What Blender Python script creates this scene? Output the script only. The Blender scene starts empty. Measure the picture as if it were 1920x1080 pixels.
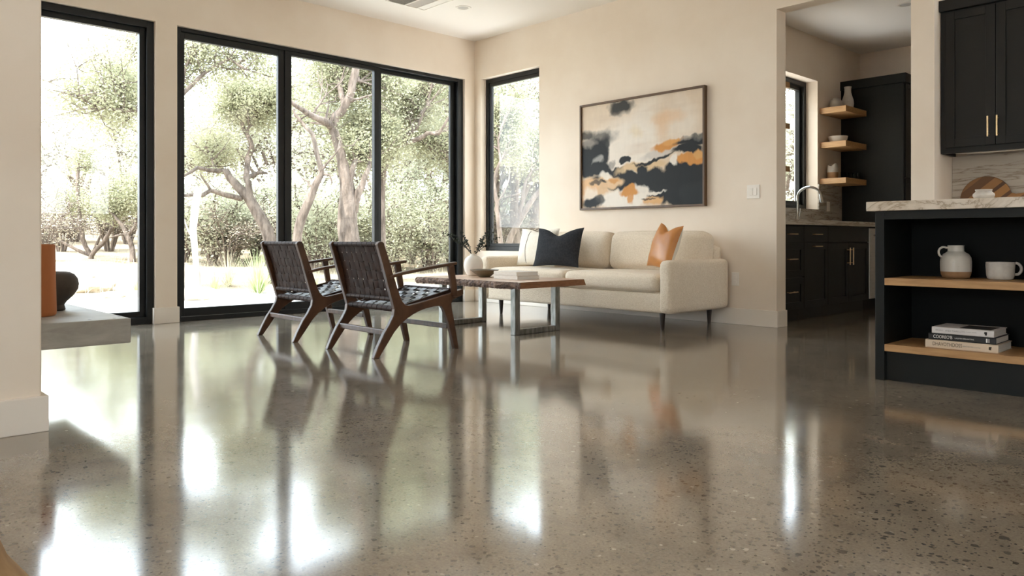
import bpy, bmesh, math, random
import numpy as np
from mathutils import Vector, Matrix, noise as mnoise
PI = math.pi
R = math.radians
rnd = random.Random(7)
scn = bpy.context.scene
COL = scn.collection

# ------------------------------------------------------------------ materials
def new_mat(name):
    m = bpy.data.materials.new(name); m.use_nodes = True
    nt = m.node_tree; nt.nodes.clear()
    out = nt.nodes.new('ShaderNodeOutputMaterial')
    return m, nt, out
def N(nt, kind, **kw):
    n = nt.nodes.new(kind)
    for k, v in kw.items():
        if k in n.inputs: n.inputs[k].default_value = v
        else: setattr(n, k, v)
    return n
def L(nt, a, b): nt.links.new(a, b)
def c4(c): return (c[0], c[1], c[2], 1.0)
def ramp(nt, fac, stops):
    r = nt.nodes.new('ShaderNodeValToRGB'); e = r.color_ramp.elements
    while len(e) < len(stops): e.new(0.5)
    for i, (p, c) in enumerate(stops): e[i].position = p; e[i].color = c4(c)
    L(nt, fac, r.inputs['Fac']); return r
def coords(nt, scale=(1,1,1), kind='Object'):
    tc = N(nt, 'ShaderNodeTexCoord'); mp = N(nt, 'ShaderNodeMapping'); mp.inputs['Scale'].default_value = scale
    L(nt, tc.outputs[kind], mp.inputs['Vector']); return mp.outputs['Vector']
def noise(nt, vec, scale, detail=4, rough=.55, dist=0.0):
    n = N(nt, 'ShaderNodeTexNoise'); n.inputs['Scale'].default_value = scale; n.inputs['Detail'].default_value = detail
    n.inputs['Roughness'].default_value = rough; n.inputs['Distortion'].default_value = dist
    L(nt, vec, n.inputs['Vector']); return n.outputs['Fac']
def bump(nt, bsdf, h, strength=.2, dist=.005):
    b = N(nt, 'ShaderNodeBump'); b.inputs['Strength'].default_value = strength; b.inputs['Distance'].default_value = dist
    L(nt, h, b.inputs['Height']); L(nt, b.outputs['Normal'], bsdf.inputs['Normal'])
def mat(name, c1, c2=None, rough=.5, metal=0.0, nscale=6, stretch=(1,1,1), bscale=None, bstr=.2, bdist=.003, spec=.5, detail=4, lo=.35, hi=.65, sheen=0.0, coat=0.0):
    m, nt, out = new_mat(name)
    b = N(nt, 'ShaderNodeBsdfPrincipled'); b.inputs['Roughness'].default_value = rough; b.inputs['Metallic'].default_value = metal
    b.inputs['Specular IOR Level'].default_value = spec
    if sheen: b.inputs['Sheen Weight'].default_value = sheen
    if coat: b.inputs['Coat Weight'].default_value = coat; b.inputs['Coat Roughness'].default_value = .1
    v = coords(nt, stretch)
    f = noise(nt, v, nscale, detail)
    r = ramp(nt, f, [(lo, c1), (hi, c2 or c1)])
    L(nt, r.outputs['Color'], b.inputs['Base Color'])
    if bscale: bump(nt, b, noise(nt, v, bscale, 3), bstr, bdist)
    L(nt, b.outputs['BSDF'], out.inputs['Surface']); return m

M = {}
M['plaster'] = mat('plaster_cream', (.815,.700,.575), (.870,.768,.650), .85, nscale=1.6, bscale=9, bstr=.12, bdist=.004, spec=.2)
M['ceiling'] = mat('ceiling_paint', (.85,.79,.72), (.86,.80,.73), .9, nscale=1, spec=.2)
M['trim'] = mat('trim_paint', (.83,.755,.66), (.84,.765,.67), .55, nscale=2)
M['black'] = mat('black_aluminium', (.008,.009,.0095), (.011,.012,.0125), .38, nscale=3, spec=.32)
M['walnut'] = mat('dark_walnut', (.060,.026,.012), (.115,.052,.024), .38, nscale=9, stretch=(6,1,1), bscale=40, bstr=.05)
M['leather'] = mat('dark_brown_leather', (.027,.0105,.006), (.042,.018,.0105), .6, nscale=14, bscale=160, bstr=.12, bdist=.001, spec=.22)
M['leather_seat'] = mat('polished_brown_leather', (.022,.0095,.006), (.034,.016,.010), .36, nscale=14, bscale=160, bstr=.08, bdist=.001, spec=.6)
M['boucle'] = mat('cream_boucle', (.73,.61,.465), (.82,.71,.565), .95, nscale=95, bscale=120, bstr=.9, bdist=.006, spec=.1, sheen=.2)
M['cream_linen'] = mat('cream_linen', (.74,.67,.56), (.79,.72,.62), .95, nscale=60, bscale=300, bstr=.3, bdist=.001, spec=.1)
M['charcoal_linen'] = mat('charcoal_linen', (.026,.027,.030), (.040,.041,.045), .95, nscale=60, bscale=300, bstr=.3, bdist=.001, spec=.1)
M['tan_leather'] = mat('tan_leather', (.42,.155,.030), (.52,.21,.045), .38, nscale=5, bscale=90, bstr=.15, bdist=.001)
M['stitch'] = mat('dark_stitch', (.05,.03,.02), None, .9)
M['sofa_leg'] = mat('espresso_wood', (.022,.014,.010), (.035,.022,.016), .45, nscale=10, stretch=(1,1,.2))
M['slab_wood'] = mat('slab_wood', (.54,.35,.24), (.68,.48,.35), .34, nscale=5, stretch=(.5,5,5), bscale=30, bstr=.03)
M['end_grain'] = mat('end_grain_wood', (.19,.075,.026), (.27,.115,.045), .5, nscale=8, stretch=(1,2,9), bscale=50, bstr=.15)
M['bark'] = mat('rough_bark_edge', (.060,.035,.026), (.30,.20,.15), .9, nscale=22, bscale=45, bstr=1.0, bdist=.02)
M['raw_steel'] = mat('raw_steel', (.19,.195,.18), (.36,.36,.34), .38, 1.0, nscale=9, stretch=(4,4,1))
M['white_ceramic'] = mat('matte_white_ceramic', (.78,.73,.66), (.82,.78,.71), .7, nscale=6, bscale=60, bstr=.05)
M['bowl_glaze'] = mat('olive_brown_glaze', (.13,.10,.055), (.19,.15,.09), .4, nscale=12)
M['book_linen'] = mat('pale_book_cloth', (.70,.64,.57), (.74,.69,.62), .8, nscale=60)
M['paper'] = mat('page_edges', (.62,.60,.55), (.76,.74,.69), .9, nscale=8, stretch=(.2,.2,90))
M['twig'] = mat('dark_twig', (.020,.020,.014), None, .8)
M['dark_leaf'] = mat('dark_foliage', (.018,.024,.014), (.030,.040,.022), .7, nscale=20)
M['brown_frame'] = mat('walnut_picture_frame', (.075,.038,.016), (.12,.062,.026), .45, nscale=8, stretch=(1,1,.3))
M['cab'] = mat('charcoal_green_paint', (.0070,.0085,.0078), (.0088,.0102,.0094), .5, nscale=3, spec=.28)
M['cab_in'] = mat('black_cabinet_interior', (.0035,.004,.0035), None, .6, spec=.15)
M['cab_warm'] = mat('charcoal_brown_paint', (.0125,.0115,.0100), (.0140,.0130,.0115), .5, nscale=3, spec=.3)
M['brass'] = mat('brushed_brass', (.60,.43,.23), (.68,.50,.28), .34, 1.0, nscale=20, stretch=(1,1,8))
M['oak'] = mat('oak_shelf', (.40,.215,.085), (.52,.30,.13), .45, nscale=6, stretch=(1,7,9), bscale=40, bstr=.03)
M['chrome'] = mat('brushed_nickel', (.62,.62,.60), None, .18, 1.0)
M['steel'] = mat('stainless_steel', (.48,.48,.46), (.54,.54,.52), .32, 1.0, nscale=6, stretch=(1,1,20))
M['white_plastic'] = mat('white_plastic', (.85,.79,.71), None, .4)
M['shadow_gap'] = mat('black_gap', (.006,.006,.006), None, .8)
M['grille'] = mat('grille_grey', (.46,.41,.36), None, .7)
M['filter'] = mat('grille_dark', (.12,.105,.085), (.22,.19,.16), .9, nscale=120)
M['off_lamp'] = mat('unlit_lamp_glass', (.50,.47,.43), None, .5)
M['hearth'] = None
M['terracotta'] = mat('terracotta_clay', (.38,.125,.036), (.45,.155,.048), .8, nscale=3, stretch=(3,3,1), bscale=30, bstr=.08)
M['dark_clay'] = mat('dark_brown_clay', (.040,.030,.022), (.075,.058,.042), .75, nscale=7, bscale=35, bstr=.4, bdist=.004)
M['stoneware'] = mat('speckled_stoneware', (.60,.56,.49), (.68,.64,.57), .28, nscale=90, lo=.30, hi=.38)
M['raw_clay'] = mat('raw_tan_clay', (.33,.19,.095), (.38,.22,.11), .8, nscale=40)
M['marbled_cup'] = mat('marbled_ceramic', (.50,.45,.40), (.68,.64,.57), .35, nscale=14)
M['book_white'] = mat('white_book_cover', (.70,.66,.64), None, .5)
M['book_black'] = mat('black_book_cover', (.014,.014,.014), None, .45)
M['book_cream'] = mat('cream_book_cover', (.70,.57,.43), None, .6)
M['ink'] = mat('dark_print', (.02,.018,.016), None, .7)
M['ink_white'] = mat('white_print', (.80,.79,.76), None, .7)
M['ink_brown'] = mat('brown_print', (.13,.095,.06), None, .7)
M['ink_grey'] = mat('grey_print', (.34,.32,.30), None, .7)
M['vase_grey'] = mat('pale_grey_stoneware', (.50,.46,.40), (.58,.54,.48), .75, nscale=10)
M['lightbar'] = mat('pale_light_bar', (.72,.71,.66), None, .5)
M['pouf_wood'] = mat('honey_wood', (.33,.19,.085), (.50,.33,.17), .6, nscale=5, stretch=(3,3,.6), bscale=20, bstr=.1)
M['patio'] = mat('pale_patio_concrete', (.50,.48,.44), (.56,.54,.50), .9, nscale=2)
M['rock'] = mat('limestone', (.42,.36,.28), (.60,.53,.43), .95, nscale=4, bscale=10, bstr=.6, bdist=.04)
M['oak_bark'] = mat('grey_oak_bark', (.075,.054,.041), (.20,.155,.125), .95, nscale=7, stretch=(2,2,.6), bscale=16, bstr=.9, bdist=.03)
M['dead_wood'] = mat('bleached_wood', (.34,.30,.27), (.46,.42,.38), .95, nscale=6, stretch=(4,4,.5), bscale=20, bstr=.6, bdist=.02)
M['roof'] = mat('roof_membrane', (.30,.28,.26), None, .9)
M['glass_tumbler'] = None

def leaf_mat(name, a, b, trans=.45):
    m, nt, out = new_mat(name)
    v = coords(nt); f = noise(nt, v, 1.6, 3); g = noise(nt, v, 9.0, 2)
    mx = N(nt, 'ShaderNodeMath', operation='ADD'); L(nt, f, mx.inputs[0]); L(nt, g, mx.inputs[1])
    hf = N(nt, 'ShaderNodeMath', operation='MULTIPLY'); L(nt, mx.outputs[0], hf.inputs[0]); hf.inputs[1].default_value = .5
    r = ramp(nt, hf.outputs[0], [(.36, a), (.64, b)])
    d = N(nt, 'ShaderNodeBsdfDiffuse'); t = N(nt, 'ShaderNodeBsdfTranslucent')
    L(nt, r.outputs['Color'], d.inputs['Color']); L(nt, r.outputs['Color'], t.inputs['Color'])
    s = N(nt, 'ShaderNodeMixShader'); s.inputs['Fac'].default_value = trans
    L(nt, d.outputs[0], s.inputs[1]); L(nt, t.outputs[0], s.inputs[2]); L(nt, s.outputs[0], out.inputs['Surface']); return m
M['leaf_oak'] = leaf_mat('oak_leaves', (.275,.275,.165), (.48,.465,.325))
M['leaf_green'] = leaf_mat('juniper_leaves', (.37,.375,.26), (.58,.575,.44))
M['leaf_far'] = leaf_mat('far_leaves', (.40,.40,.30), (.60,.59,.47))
M['leaf_dry'] = leaf_mat('dry_brush', (.40,.34,.25), (.58,.52,.41))
M['grass_dry'] = leaf_mat('dry_grass', (.55,.47,.32), (.72,.64,.48))
M['blade'] = leaf_mat('sotol_blades', (.36,.42,.20), (.56,.60,.36))

def glass_pane():
    m, nt, out = new_mat('window_glass')
    t = N(nt, 'ShaderNodeBsdfTransparent'); t.inputs['Color'].default_value = (.975,.985,.98,1)
    g = N(nt, 'ShaderNodeBsdfGlossy'); g.inputs['Roughness'].default_value = 0.0; g.inputs['Color'].default_value = (1,1,1,1)
    fr = N(nt, 'ShaderNodeFresnel')
    geo = N(nt, 'ShaderNodeNewGeometry'); io = N(nt, 'ShaderNodeMath', operation='MULTIPLY_ADD'); L(nt, geo.outputs['Backfacing'], io.inputs[0]); io.inputs[1].default_value = 1/1.28-1.28; io.inputs[2].default_value = 1.28; L(nt, io.outputs[0], fr.inputs['IOR'])
    s = N(nt, 'ShaderNodeMixShader'); L(nt, fr.outputs[0], s.inputs[0]); L(nt, t.outputs[0], s.inputs[1]); L(nt, g.outputs[0], s.inputs[2])
    L(nt, s.outputs[0], out.inputs['Surface']); return m
M['glass'] = glass_pane()
def tumbler():
    m, nt, out = new_mat('smoky_tumbler_glass')
    t = N(nt, 'ShaderNodeBsdfTransparent'); t.inputs['Color'].default_value = (.72,.74,.72,1)
    g = N(nt, 'ShaderNodeBsdfGlossy'); g.inputs['Roughness'].default_value = .05
    fr = N(nt, 'ShaderNodeFresnel')
    geo = N(nt, 'ShaderNodeNewGeometry'); io = N(nt, 'ShaderNodeMath', operation='MULTIPLY_ADD'); L(nt, geo.outputs['Backfacing'], io.inputs[0]); io.inputs[1].default_value = 1/1.28-1.28; io.inputs[2].default_value = 1.28; L(nt, io.outputs[0], fr.inputs['IOR'])
    s = N(nt, 'ShaderNodeMixShader'); L(nt, fr.outputs[0], s.inputs[0]); L(nt, t.outputs[0], s.inputs[1]); L(nt, g.outputs[0], s.inputs[2])
    L(nt, s.outputs[0], out.inputs['Surface']); return m
M['glass_tumbler'] = tumbler()

def concrete_floor():
    m, nt, out = new_mat('polished_concrete')
    b = N(nt, 'ShaderNodeBsdfPrincipled'); v = coords(nt)
    big = noise(nt, v, .55, 5, .6, .8); mid = noise(nt, v, 3.2, 5, .65, .4); fine = noise(nt, v, 130, 3, .7)
    base = ramp(nt, big, [(.32, (.225,.186,.142)), (.52, (.28,.236,.182)), (.72, (.34,.296,.236))])
    midr = ramp(nt, mid, [(.30, (.72,.72,.72)), (.70, (1.18,1.17,1.15))])
    mul = N(nt, 'ShaderNodeMix', data_type='RGBA', blend_type='MULTIPLY'); mul.inputs['Factor'].default_value = 1.0
    L(nt, base.outputs[0], mul.inputs['A']); L(nt, midr.outputs[0], mul.inputs['B'])
    fr = ramp(nt, fine, [(.30, (.78,.77,.76)), (.70, (1.14,1.14,1.14))])
    mul2 = N(nt, 'ShaderNodeMix', data_type='RGBA', blend_type='MULTIPLY'); mul2.inputs['Factor'].default_value = 1.0
    L(nt, mul.outputs['Result'], mul2.inputs['A']); L(nt, fr.outputs[0], mul2.inputs['B'])
    col = mul2.outputs['Result']
    dens = noise(nt, v, .9, 3, .6)                       # aggregate is exposed in drifts
    def specks(col, scale, colour, thr, rad):
        w = N(nt, 'ShaderNodeTexVoronoi', feature='F1'); w.inputs['Scale'].default_value = scale; w.inputs['Randomness'].default_value = 1.0
        warp = N(nt, 'ShaderNodeVectorMath', operation='ADD'); nz = N(nt, 'ShaderNodeTexNoise'); nz.inputs['Scale'].default_value = scale*1.6
        L(nt, v, nz.inputs['Vector']); sc = N(nt, 'ShaderNodeVectorMath', operation='SCALE'); sc.inputs['Scale'].default_value = .55/scale
        L(nt, nz.outputs['Color'], sc.inputs[0]); L(nt, v, warp.inputs[0]); L(nt, sc.outputs[0], warp.inputs[1]); L(nt, warp.outputs[0], w.inputs['Vector'])
        sep = N(nt, 'ShaderNodeSeparateColor'); L(nt, w.outputs['Color'], sep.inputs[0])
        a = N(nt, 'ShaderNodeMath', operation='MULTIPLY'); L(nt, dens, a.inputs[0]); a.inputs[1].default_value = thr*2
        lt = N(nt, 'ShaderNodeMath', operation='LESS_THAN'); L(nt, sep.outputs[0], lt.inputs[0]); L(nt, a.outputs[0], lt.inputs[1])
        rr = N(nt, 'ShaderNodeMath', operation='MULTIPLY_ADD'); L(nt, sep.outputs[1], rr.inputs[0]); rr.inputs[1].default_value = rad*.7; rr.inputs[2].default_value = rad*.5
        near = N(nt, 'ShaderNodeMath', operation='LESS_THAN'); L(nt, w.outputs['Distance'], near.inputs[0]); L(nt, rr.outputs[0], near.inputs[1])
        f = N(nt, 'ShaderNodeMath', operation='MULTIPLY'); L(nt, lt.outputs[0], f.inputs[0]); L(nt, near.outputs[0], f.inputs[1])
        f2 = N(nt, 'ShaderNodeMath', operation='MULTIPLY'); L(nt, f.outputs[0], f2.inputs[0]); f2.inputs[1].default_value = .82
        mx = N(nt, 'ShaderNodeMix', data_type='RGBA'); L(nt, f2.outputs[0], mx.inputs['Factor']); L(nt, col, mx.inputs['A']); mx.inputs['B'].default_value = c4(colour)
        return mx.outputs['Result']
    col = specks(col, 62, (.058,.047,.036), .17, .42)
    col = specks(col, 47, (.40,.36,.30), .05, .30)
    col = specks(col, 120, (.050,.042,.034), .16, .42)
    col = specks(col, 30, (.085,.070,.055), .07, .30)
    L(nt, col, b.inputs['Base Color'])
    rg = ramp(nt, noise(nt, v, 1.7, 4), [(.3, (.085,)*3), (.7, (.135,)*3)]); L(nt, rg.outputs[0], b.inputs['Roughness'])
    b.inputs['IOR'].default_value = 1.8
    b.inputs['Coat Weight'].default_value = .4; b.inputs['Coat Roughness'].default_value = .11
    bump(nt, b, noise(nt, v, 2.4, 2), .03, .03)
    L(nt, b.outputs[0], out.inputs['Surface']); return m
M['floor'] = concrete_floor()

def hearth_concrete():
    m, nt, out = new_mat('cast_concrete')
    b = N(nt, 'ShaderNodeBsdfPrincipled'); v = coords(nt)
    f = noise(nt, coords(nt, (1.5,1.5,6)), 3.0, 6, .6, .5)
    r = ramp(nt, f, [(.3, (.31,.29,.25)), (.7, (.47,.445,.395))])
    w = N(nt, 'ShaderNodeTexVoronoi'); w.inputs['Scale'].default_value = 34; L(nt, v, w.inputs['Vector'])
    sep = N(nt, 'ShaderNodeSeparateColor'); L(nt, w.outputs['Color'], sep.inputs[0])
    a = N(nt, 'ShaderNodeMath', operation='LESS_THAN'); L(nt, sep.outputs[0], a.inputs[0]); a.inputs[1].default_value = .14
    c = N(nt, 'ShaderNodeMath', operation='LESS_THAN'); L(nt, w.outputs['Distance'], c.inputs[0]); c.inputs[1].default_value = .26
    d = N(nt, 'ShaderNodeMath', operation='MULTIPLY'); L(nt, a.outputs[0], d.inputs[0]); L(nt, c.outputs[0], d.inputs[1])
    mx = N(nt, 'ShaderNodeMix', data_type='RGBA'); L(nt, d.outputs[0], mx.inputs['Factor']); L(nt, r.outputs[0], mx.inputs['A']); mx.inputs['B'].default_value = (.035,.030,.025,1)
    L(nt, mx.outputs['Result'], b.inputs['Base Color']); b.inputs['Roughness'].default_value = .55
    bump(nt, b, noise(nt, v, 40, 3), .1, .002)
    L(nt, b.outputs[0], out.inputs['Surface']); return m
M['hearth'] = hearth_concrete()

def stone(name, a, b_, vein, scale=(1,1,1), ns=2.2, rough=.25):
    m, nt, out = new_mat(name)
    b = N(nt, 'ShaderNodeBsdfPrincipled'); v = coords(nt, scale)
    f = noise(nt, v, ns, 6, .6, .6); r = ramp(nt, f, [(.3, a), (.7, b_)])
    nz = noise(nt, v, ns*1.3, 7, .62, 1.2)
    s = N(nt, 'ShaderNodeMath', operation='SUBTRACT'); L(nt, nz, s.inputs[0]); s.inputs[1].default_value = .5
    ab = N(nt, 'ShaderNodeMath', operation='ABSOLUTE'); L(nt, s.outputs[0], ab.inputs[0])
    vr = ramp(nt, ab.outputs[0], [(.0, (.85,)*3), (.016, (.25,)*3), (.05, (0,)*3)])
    mx = N(nt, 'ShaderNodeMix', data_type='RGBA'); L(nt, vr.outputs[0], mx.inputs['Factor']); L(nt, r.outputs[0], mx.inputs['A']); mx.inputs['B'].default_value = c4(vein)
    L(nt, mx.outputs['Result'], b.inputs['Base Color']); b.inputs['Roughness'].default_value = rough
    L(nt, b.outputs[0], out.inputs['Surface']); return m
M['quartzite'] = stone('warm_quartzite', (.66,.56,.45), (.78,.70,.60), (.34,.25,.16), (1,1,1.6), 2.0)
M['backsplash_stone'] = stone('taupe_stone', (.42,.36,.29), (.58,.52,.44), (.20,.15,.10), (.32,.32,3.0), 2.0)

def ground_mat():
    m, nt, out = new_mat('dry_ground')
    b = N(nt, 'ShaderNodeBsdfDiffuse'); v = coords(nt)
    f = noise(nt, v, .8, 6, .65); r = ramp(nt, f, [(.34, (.20,.15,.10)), (.50, (.36,.29,.21)), (.66, (.52,.44,.33))])
    L(nt, r.outputs[0], b.inputs['Color']); L(nt, b.outputs[0], out.inputs['Surface']); return m
M['ground'] = ground_mat()

def striped_board():
    m, nt, out = new_mat('striped_acacia')
    b = N(nt, 'ShaderNodeBsdfPrincipled'); tc = N(nt, 'ShaderNodeTexCoord')
    mp = N(nt, 'ShaderNodeMapping'); mp.inputs['Rotation'].default_value = (0, R(40), 0); L(nt, tc.outputs['Object'], mp.inputs['Vector'])
    sp = N(nt, 'ShaderNodeSeparateXYZ'); L(nt, mp.outputs[0], sp.inputs[0])
    mm = N(nt, 'ShaderNodeMath', operation='MULTIPLY_ADD'); L(nt, sp.outputs['Z'], mm.inputs[0]); mm.inputs[1].default_value = 2.6; mm.inputs[2].default_value = .5
    r = nt.nodes.new('ShaderNodeValToRGB'); r.color_ramp.interpolation = 'CONSTANT'
    st = [(0,(.17,.075,.025)), (.16,(.33,.15,.045)), (.30,(.12,.05,.018)), (.36,(.38,.18,.05)), (.50,(.10,.042,.016)), (.56,(.34,.16,.05)), (.70,(.15,.065,.022)), (.85,(.26,.12,.04))]
    e = r.color_ramp.elements
    while len(e) < len(st): e.new(.5)
    for i, (p, c) in enumerate(st): e[i].position = p; e[i].color = c4(c)
    L(nt, mm.outputs[0], r.inputs[0]); L(nt, r.outputs[0], b.inputs['Base Color']); b.inputs['Roughness'].default_value = .4
    L(nt, b.outputs[0], out.inputs['Surface']); return m
M['board'] = striped_board()

# ------------------------------------------------------------------ mesh building
class MB:
    def __init__(s): s.v = []; s.f = []
    def add(s, vs, fs):
        o = len(s.v); s.v.extend([tuple(p) for p in vs]); s.f.extend([tuple(i+o for i in f) for f in fs]); return s
    def box(s, x0, x1, y0, y1, z0, z1):
        v = [(x0,y0,z0),(x1,y0,z0),(x1,y1,z0),(x0,y1,z0),(x0,y0,z1),(x1,y0,z1),(x1,y1,z1),(x0,y1,z1)]
        return s.add(v, [(0,3,2,1),(4,5,6,7),(0,1,5,4),(1,2,6,5),(2,3,7,6),(3,0,4,7)])
    def bar(s, a, b, w, h, up=(0,0,1)):
        a = Vector(a); b = Vector(b); d = (b-a).normalized(); u = Vector(up); r = d.cross(u).normalized(); u = r.cross(d).normalized()
        v = []
        for p in (a, b):
            for i, j in ((-1,-1),(1,-1),(1,1),(-1,1)): v.append(p + r*(i*w/2) + u*(j*h/2))
        return s.add(v, [(3,2,1,0),(4,5,6,7),(0,1,5,4),(1,2,6,5),(2,3,7,6),(3,0,4,7)])
    def tube(s, pts, rad, n=8, cap=True):
        pts = [Vector(p) for p in pts]
        if not isinstance(rad, (list, tuple)): rad = [rad]*len(pts)
        vs, fs = [], []; ref = None
        for i, p in enumerate(pts):
            a = pts[max(0, i-1)]; b = pts[min(len(pts)-1, i+1)]; t = (b-a).normalized()
            if ref is None:
                ref = Vector((0,0,1)) if abs(t.z) < .9 else Vector((1,0,0))
            r = t.cross(ref)
            if r.length < 1e-4: r = t.cross(Vector((1,0.1,0)))
            r.normalize(); u = r.cross(t).normalized(); ref = u
            for k in range(n):
                an = 2*PI*k/n; vs.append(p + (r*math.cos(an) + u*math.sin(an))*rad[i])
        for i in range(len(pts)-1):
            for k in range(n):
                k2 = (k+1) % n; fs.append((i*n+k, i*n+k2, (i+1)*n+k2, (i+1)*n+k))
        if cap: fs.append(tuple(range(n-1, -1, -1))); fs.append(tuple((len(pts)-1)*n+k for k in range(n)))
        return s.add(vs, fs)
    def lathe(s, prof, c=(0,0,0), n=40):
        vs, fs = [], []
        for r, z in prof:
            for k in range(n):
                a = 2*PI*k/n; vs.append((c[0]+r*math.cos(a), c[1]+r*math.sin(a), c[2]+z))
        for i in range(len(prof)-1):
            for k in range(n):
                k2 = (k+1) % n; fs.append((i*n+k, i*n+k2, (i+1)*n+k2, (i+1)*n+k))
        if prof[0][0] > 1e-5: fs.append(tuple(range(n-1, -1, -1)))
        if prof[-1][0] > 1e-5: fs.append(tuple((len(prof)-1)*n+k for k in range(n)))
        return s.add(vs, fs)
    def prism(s, poly, a, b, axis='x'):
        n = len(poly); vs = []
        for t in (a, b):
            for p, q in poly:
                vs.append({'x': (t,p,q), 'y': (p,t,q), 'z': (p,q,t)}[axis])
        fs = [tuple(range(n)), tuple(range(2*n-1, n-1, -1))]
        for i in range(n):
            j = (i+1) % n; fs.append((i, i+n, j+n, j))
        return s.add(vs, fs)
    def rbox(s, x0, x1, y0, y1, z0, z1, r, n=10, puff=(0,0,0)):
        c = Vector(((x0+x1)/2, (y0+y1)/2, (z0+z1)/2)); h = Vector(((x1-x0)/2, (y1-y0)/2, (z1-z0)/2)); r = min(r, h.x, h.y, h.z)
        bm = bmesh.new(); bmesh.ops.create_cube(bm, size=2); bmesh.ops.subdivide_edges(bm, edges=bm.edges[:], cuts=n, use_grid_fill=True)
        vs = []
        for v in bm.verts:
            p = v.co.copy()
            def warp(t, half):       # crowd samples towards the rounded edge
                return math.copysign(1-(1-abs(t))**1.6, t)
            p = Vector([warp(p[i], h[i]) for i in range(3)])
            q = Vector((p.x*h.x, p.y*h.y, p.z*h.z)); inn = Vector([max(-(h[i]-r), min(h[i]-r, q[i])) for i in range(3)])
            d = q-inn
            if d.length > 1e-9: q = inn + d.normalized()*r
            w = [(1-(p[i])**2) for i in range(3)]
            for i in range(3):
                j, k = (i+1) % 3, (i+2) % 3
                q[i] += puff[i]*p[i]*max(0, w[j])**.6*max(0, w[k])**.6
            vs.append(c+q)
        fs = [[v.index for v in f.verts] for f in bm.faces]; bm.verts.ensure_lookup_table(); s.add(vs, fs); bm.free(); return s
    def tf(s, m): s.v = [tuple(m @ Vector(p)) for p in s.v]; return s

def obj(name, mb, m, parent=None, bevel=0, smooth=False, local=False, seg=2):
    me = bpy.data.meshes.new(name)
    off = Vector((0,0,0))
    if parent is not None and not local:
        rt = parent
        while rt.parent is not None: rt = rt.parent
        off = rt.location
    me.from_pydata([tuple(Vector(p)-off) for p in mb.v], [], mb.f); me.update()
    bm = bmesh.new(); bm.from_mesh(me); bmesh.ops.recalc_face_normals(bm, faces=bm.faces[:]); bm.to_mesh(me); bm.free()
    if smooth:
        for p in me.polygons: p.use_smooth = True
        try: me.set_sharp_from_angle(angle=R(42))
        except Exception: pass
    o = bpy.data.objects.new(name, me); COL.objects.link(o)
    if m is not None: me.materials.append(M[m] if isinstance(m, str) else m)
    if parent is not None: o.parent = parent
    if bevel:
        b = o.modifiers.new('bevel', 'BEVEL'); b.width = bevel; b.segments = seg; b.limit_method = 'ANGLE'; b.angle_limit = R(40)
    return o
def thing(name, label, cat, loc=(0,0,0), group=None, rotz=0):
    o = bpy.data.objects.new(name, None); COL.objects.link(o); o.location = loc; o.rotation_euler = (0,0,rotz); o.empty_display_size = .1
    o['label'] = label; o['category'] = cat
    if group: o['group'] = group
    return o
def solo(name, mb, m, label, cat, loc=(0,0,0), group=None, **kw):
    lv = Vector(loc); mb.v = [tuple(Vector(p)-lv) for p in mb.v]
    o = obj(name, mb, m, None, **kw); o.location = loc; o['label'] = label; o['category'] = cat
    if group: o['group'] = group
    return o
def struct(name, mb, m, parent=None, label=None, **kw):
    o = obj(name, mb, m, parent, **kw)
    if parent is None: o['kind'] = 'structure'
    if label: o['label'] = label
    return o
def dup(root, loc, rotz=0, label=None, group=None):
    r = root.copy(); COL.objects.link(r); r.location = loc; r.rotation_euler = (0,0,rotz)
    if label: r['label'] = label
    if group: r['group'] = group
    for ch in list(root.children):
        c = ch.copy(); COL.objects.link(c); c.parent = r
        for g in ch.children:
            d = g.copy(); COL.objects.link(d); d.parent = c
    return r
def wall_with_holes(axis, a, b, u0, u1, z0, z1, holes):
    """A wall between a and b across its thickness, with rectangular holes (u0,u1,z0,z1) cut right through."""
    mb = MB(); us = sorted({u0, u1, *[h[0] for h in holes], *[h[1] for h in holes]}); zs = sorted({z0, z1, *[h[2] for h in holes], *[h[3] for h in holes]})
    def solid(i, j):
        if i < 0 or j < 0 or i >= len(us)-1 or j >= len(zs)-1: return False
        uc, zc = (us[i]+us[i+1])/2, (zs[j]+zs[j+1])/2
        return not any(h[0] < uc < h[1] and h[2] < zc < h[3] for h in holes)
    def P(t, u, z): return (t,u,z) if axis == 'x' else (u,t,z)
    for i in range(len(us)-1):
        for j in range(len(zs)-1):
            if not solid(i, j): continue
            A = [(us[i],zs[j]),(us[i+1],zs[j]),(us[i+1],zs[j+1]),(us[i],zs[j+1])]
            mb.add([P(a,*q) for q in A], [(0,1,2,3)]); mb.add([P(b,*q) for q in A], [(3,2,1,0)])
            for (di,dj),(p,q) in zip(((0,-1),(1,0),(0,1),(-1,0)), ((0,1),(1,2),(2,3),(3,0))):
                if not solid(i+di, j+dj): mb.add([P(a,*A[p]),P(a,*A[q]),P(b,*A[q]),P(b,*A[p])], [(0,1,2,3)])
    bm = bmesh.new(); vv = [bm.verts.new(p) for p in mb.v]
    for f in mb.f: bm.faces.new([vv[i] for i in f])
    bmesh.ops.remove_doubles(bm, verts=bm.verts[:], dist=1e-5); bm.verts.index_update()
    r = MB(); r.v = [tuple(v.co) for v in bm.verts]; r.f = [tuple(v.index for v in f.verts) for f in bm.faces]; bm.free(); return r
SKY = 9.5; SUN = 10.0; EXPOSURE = 0.06
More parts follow.
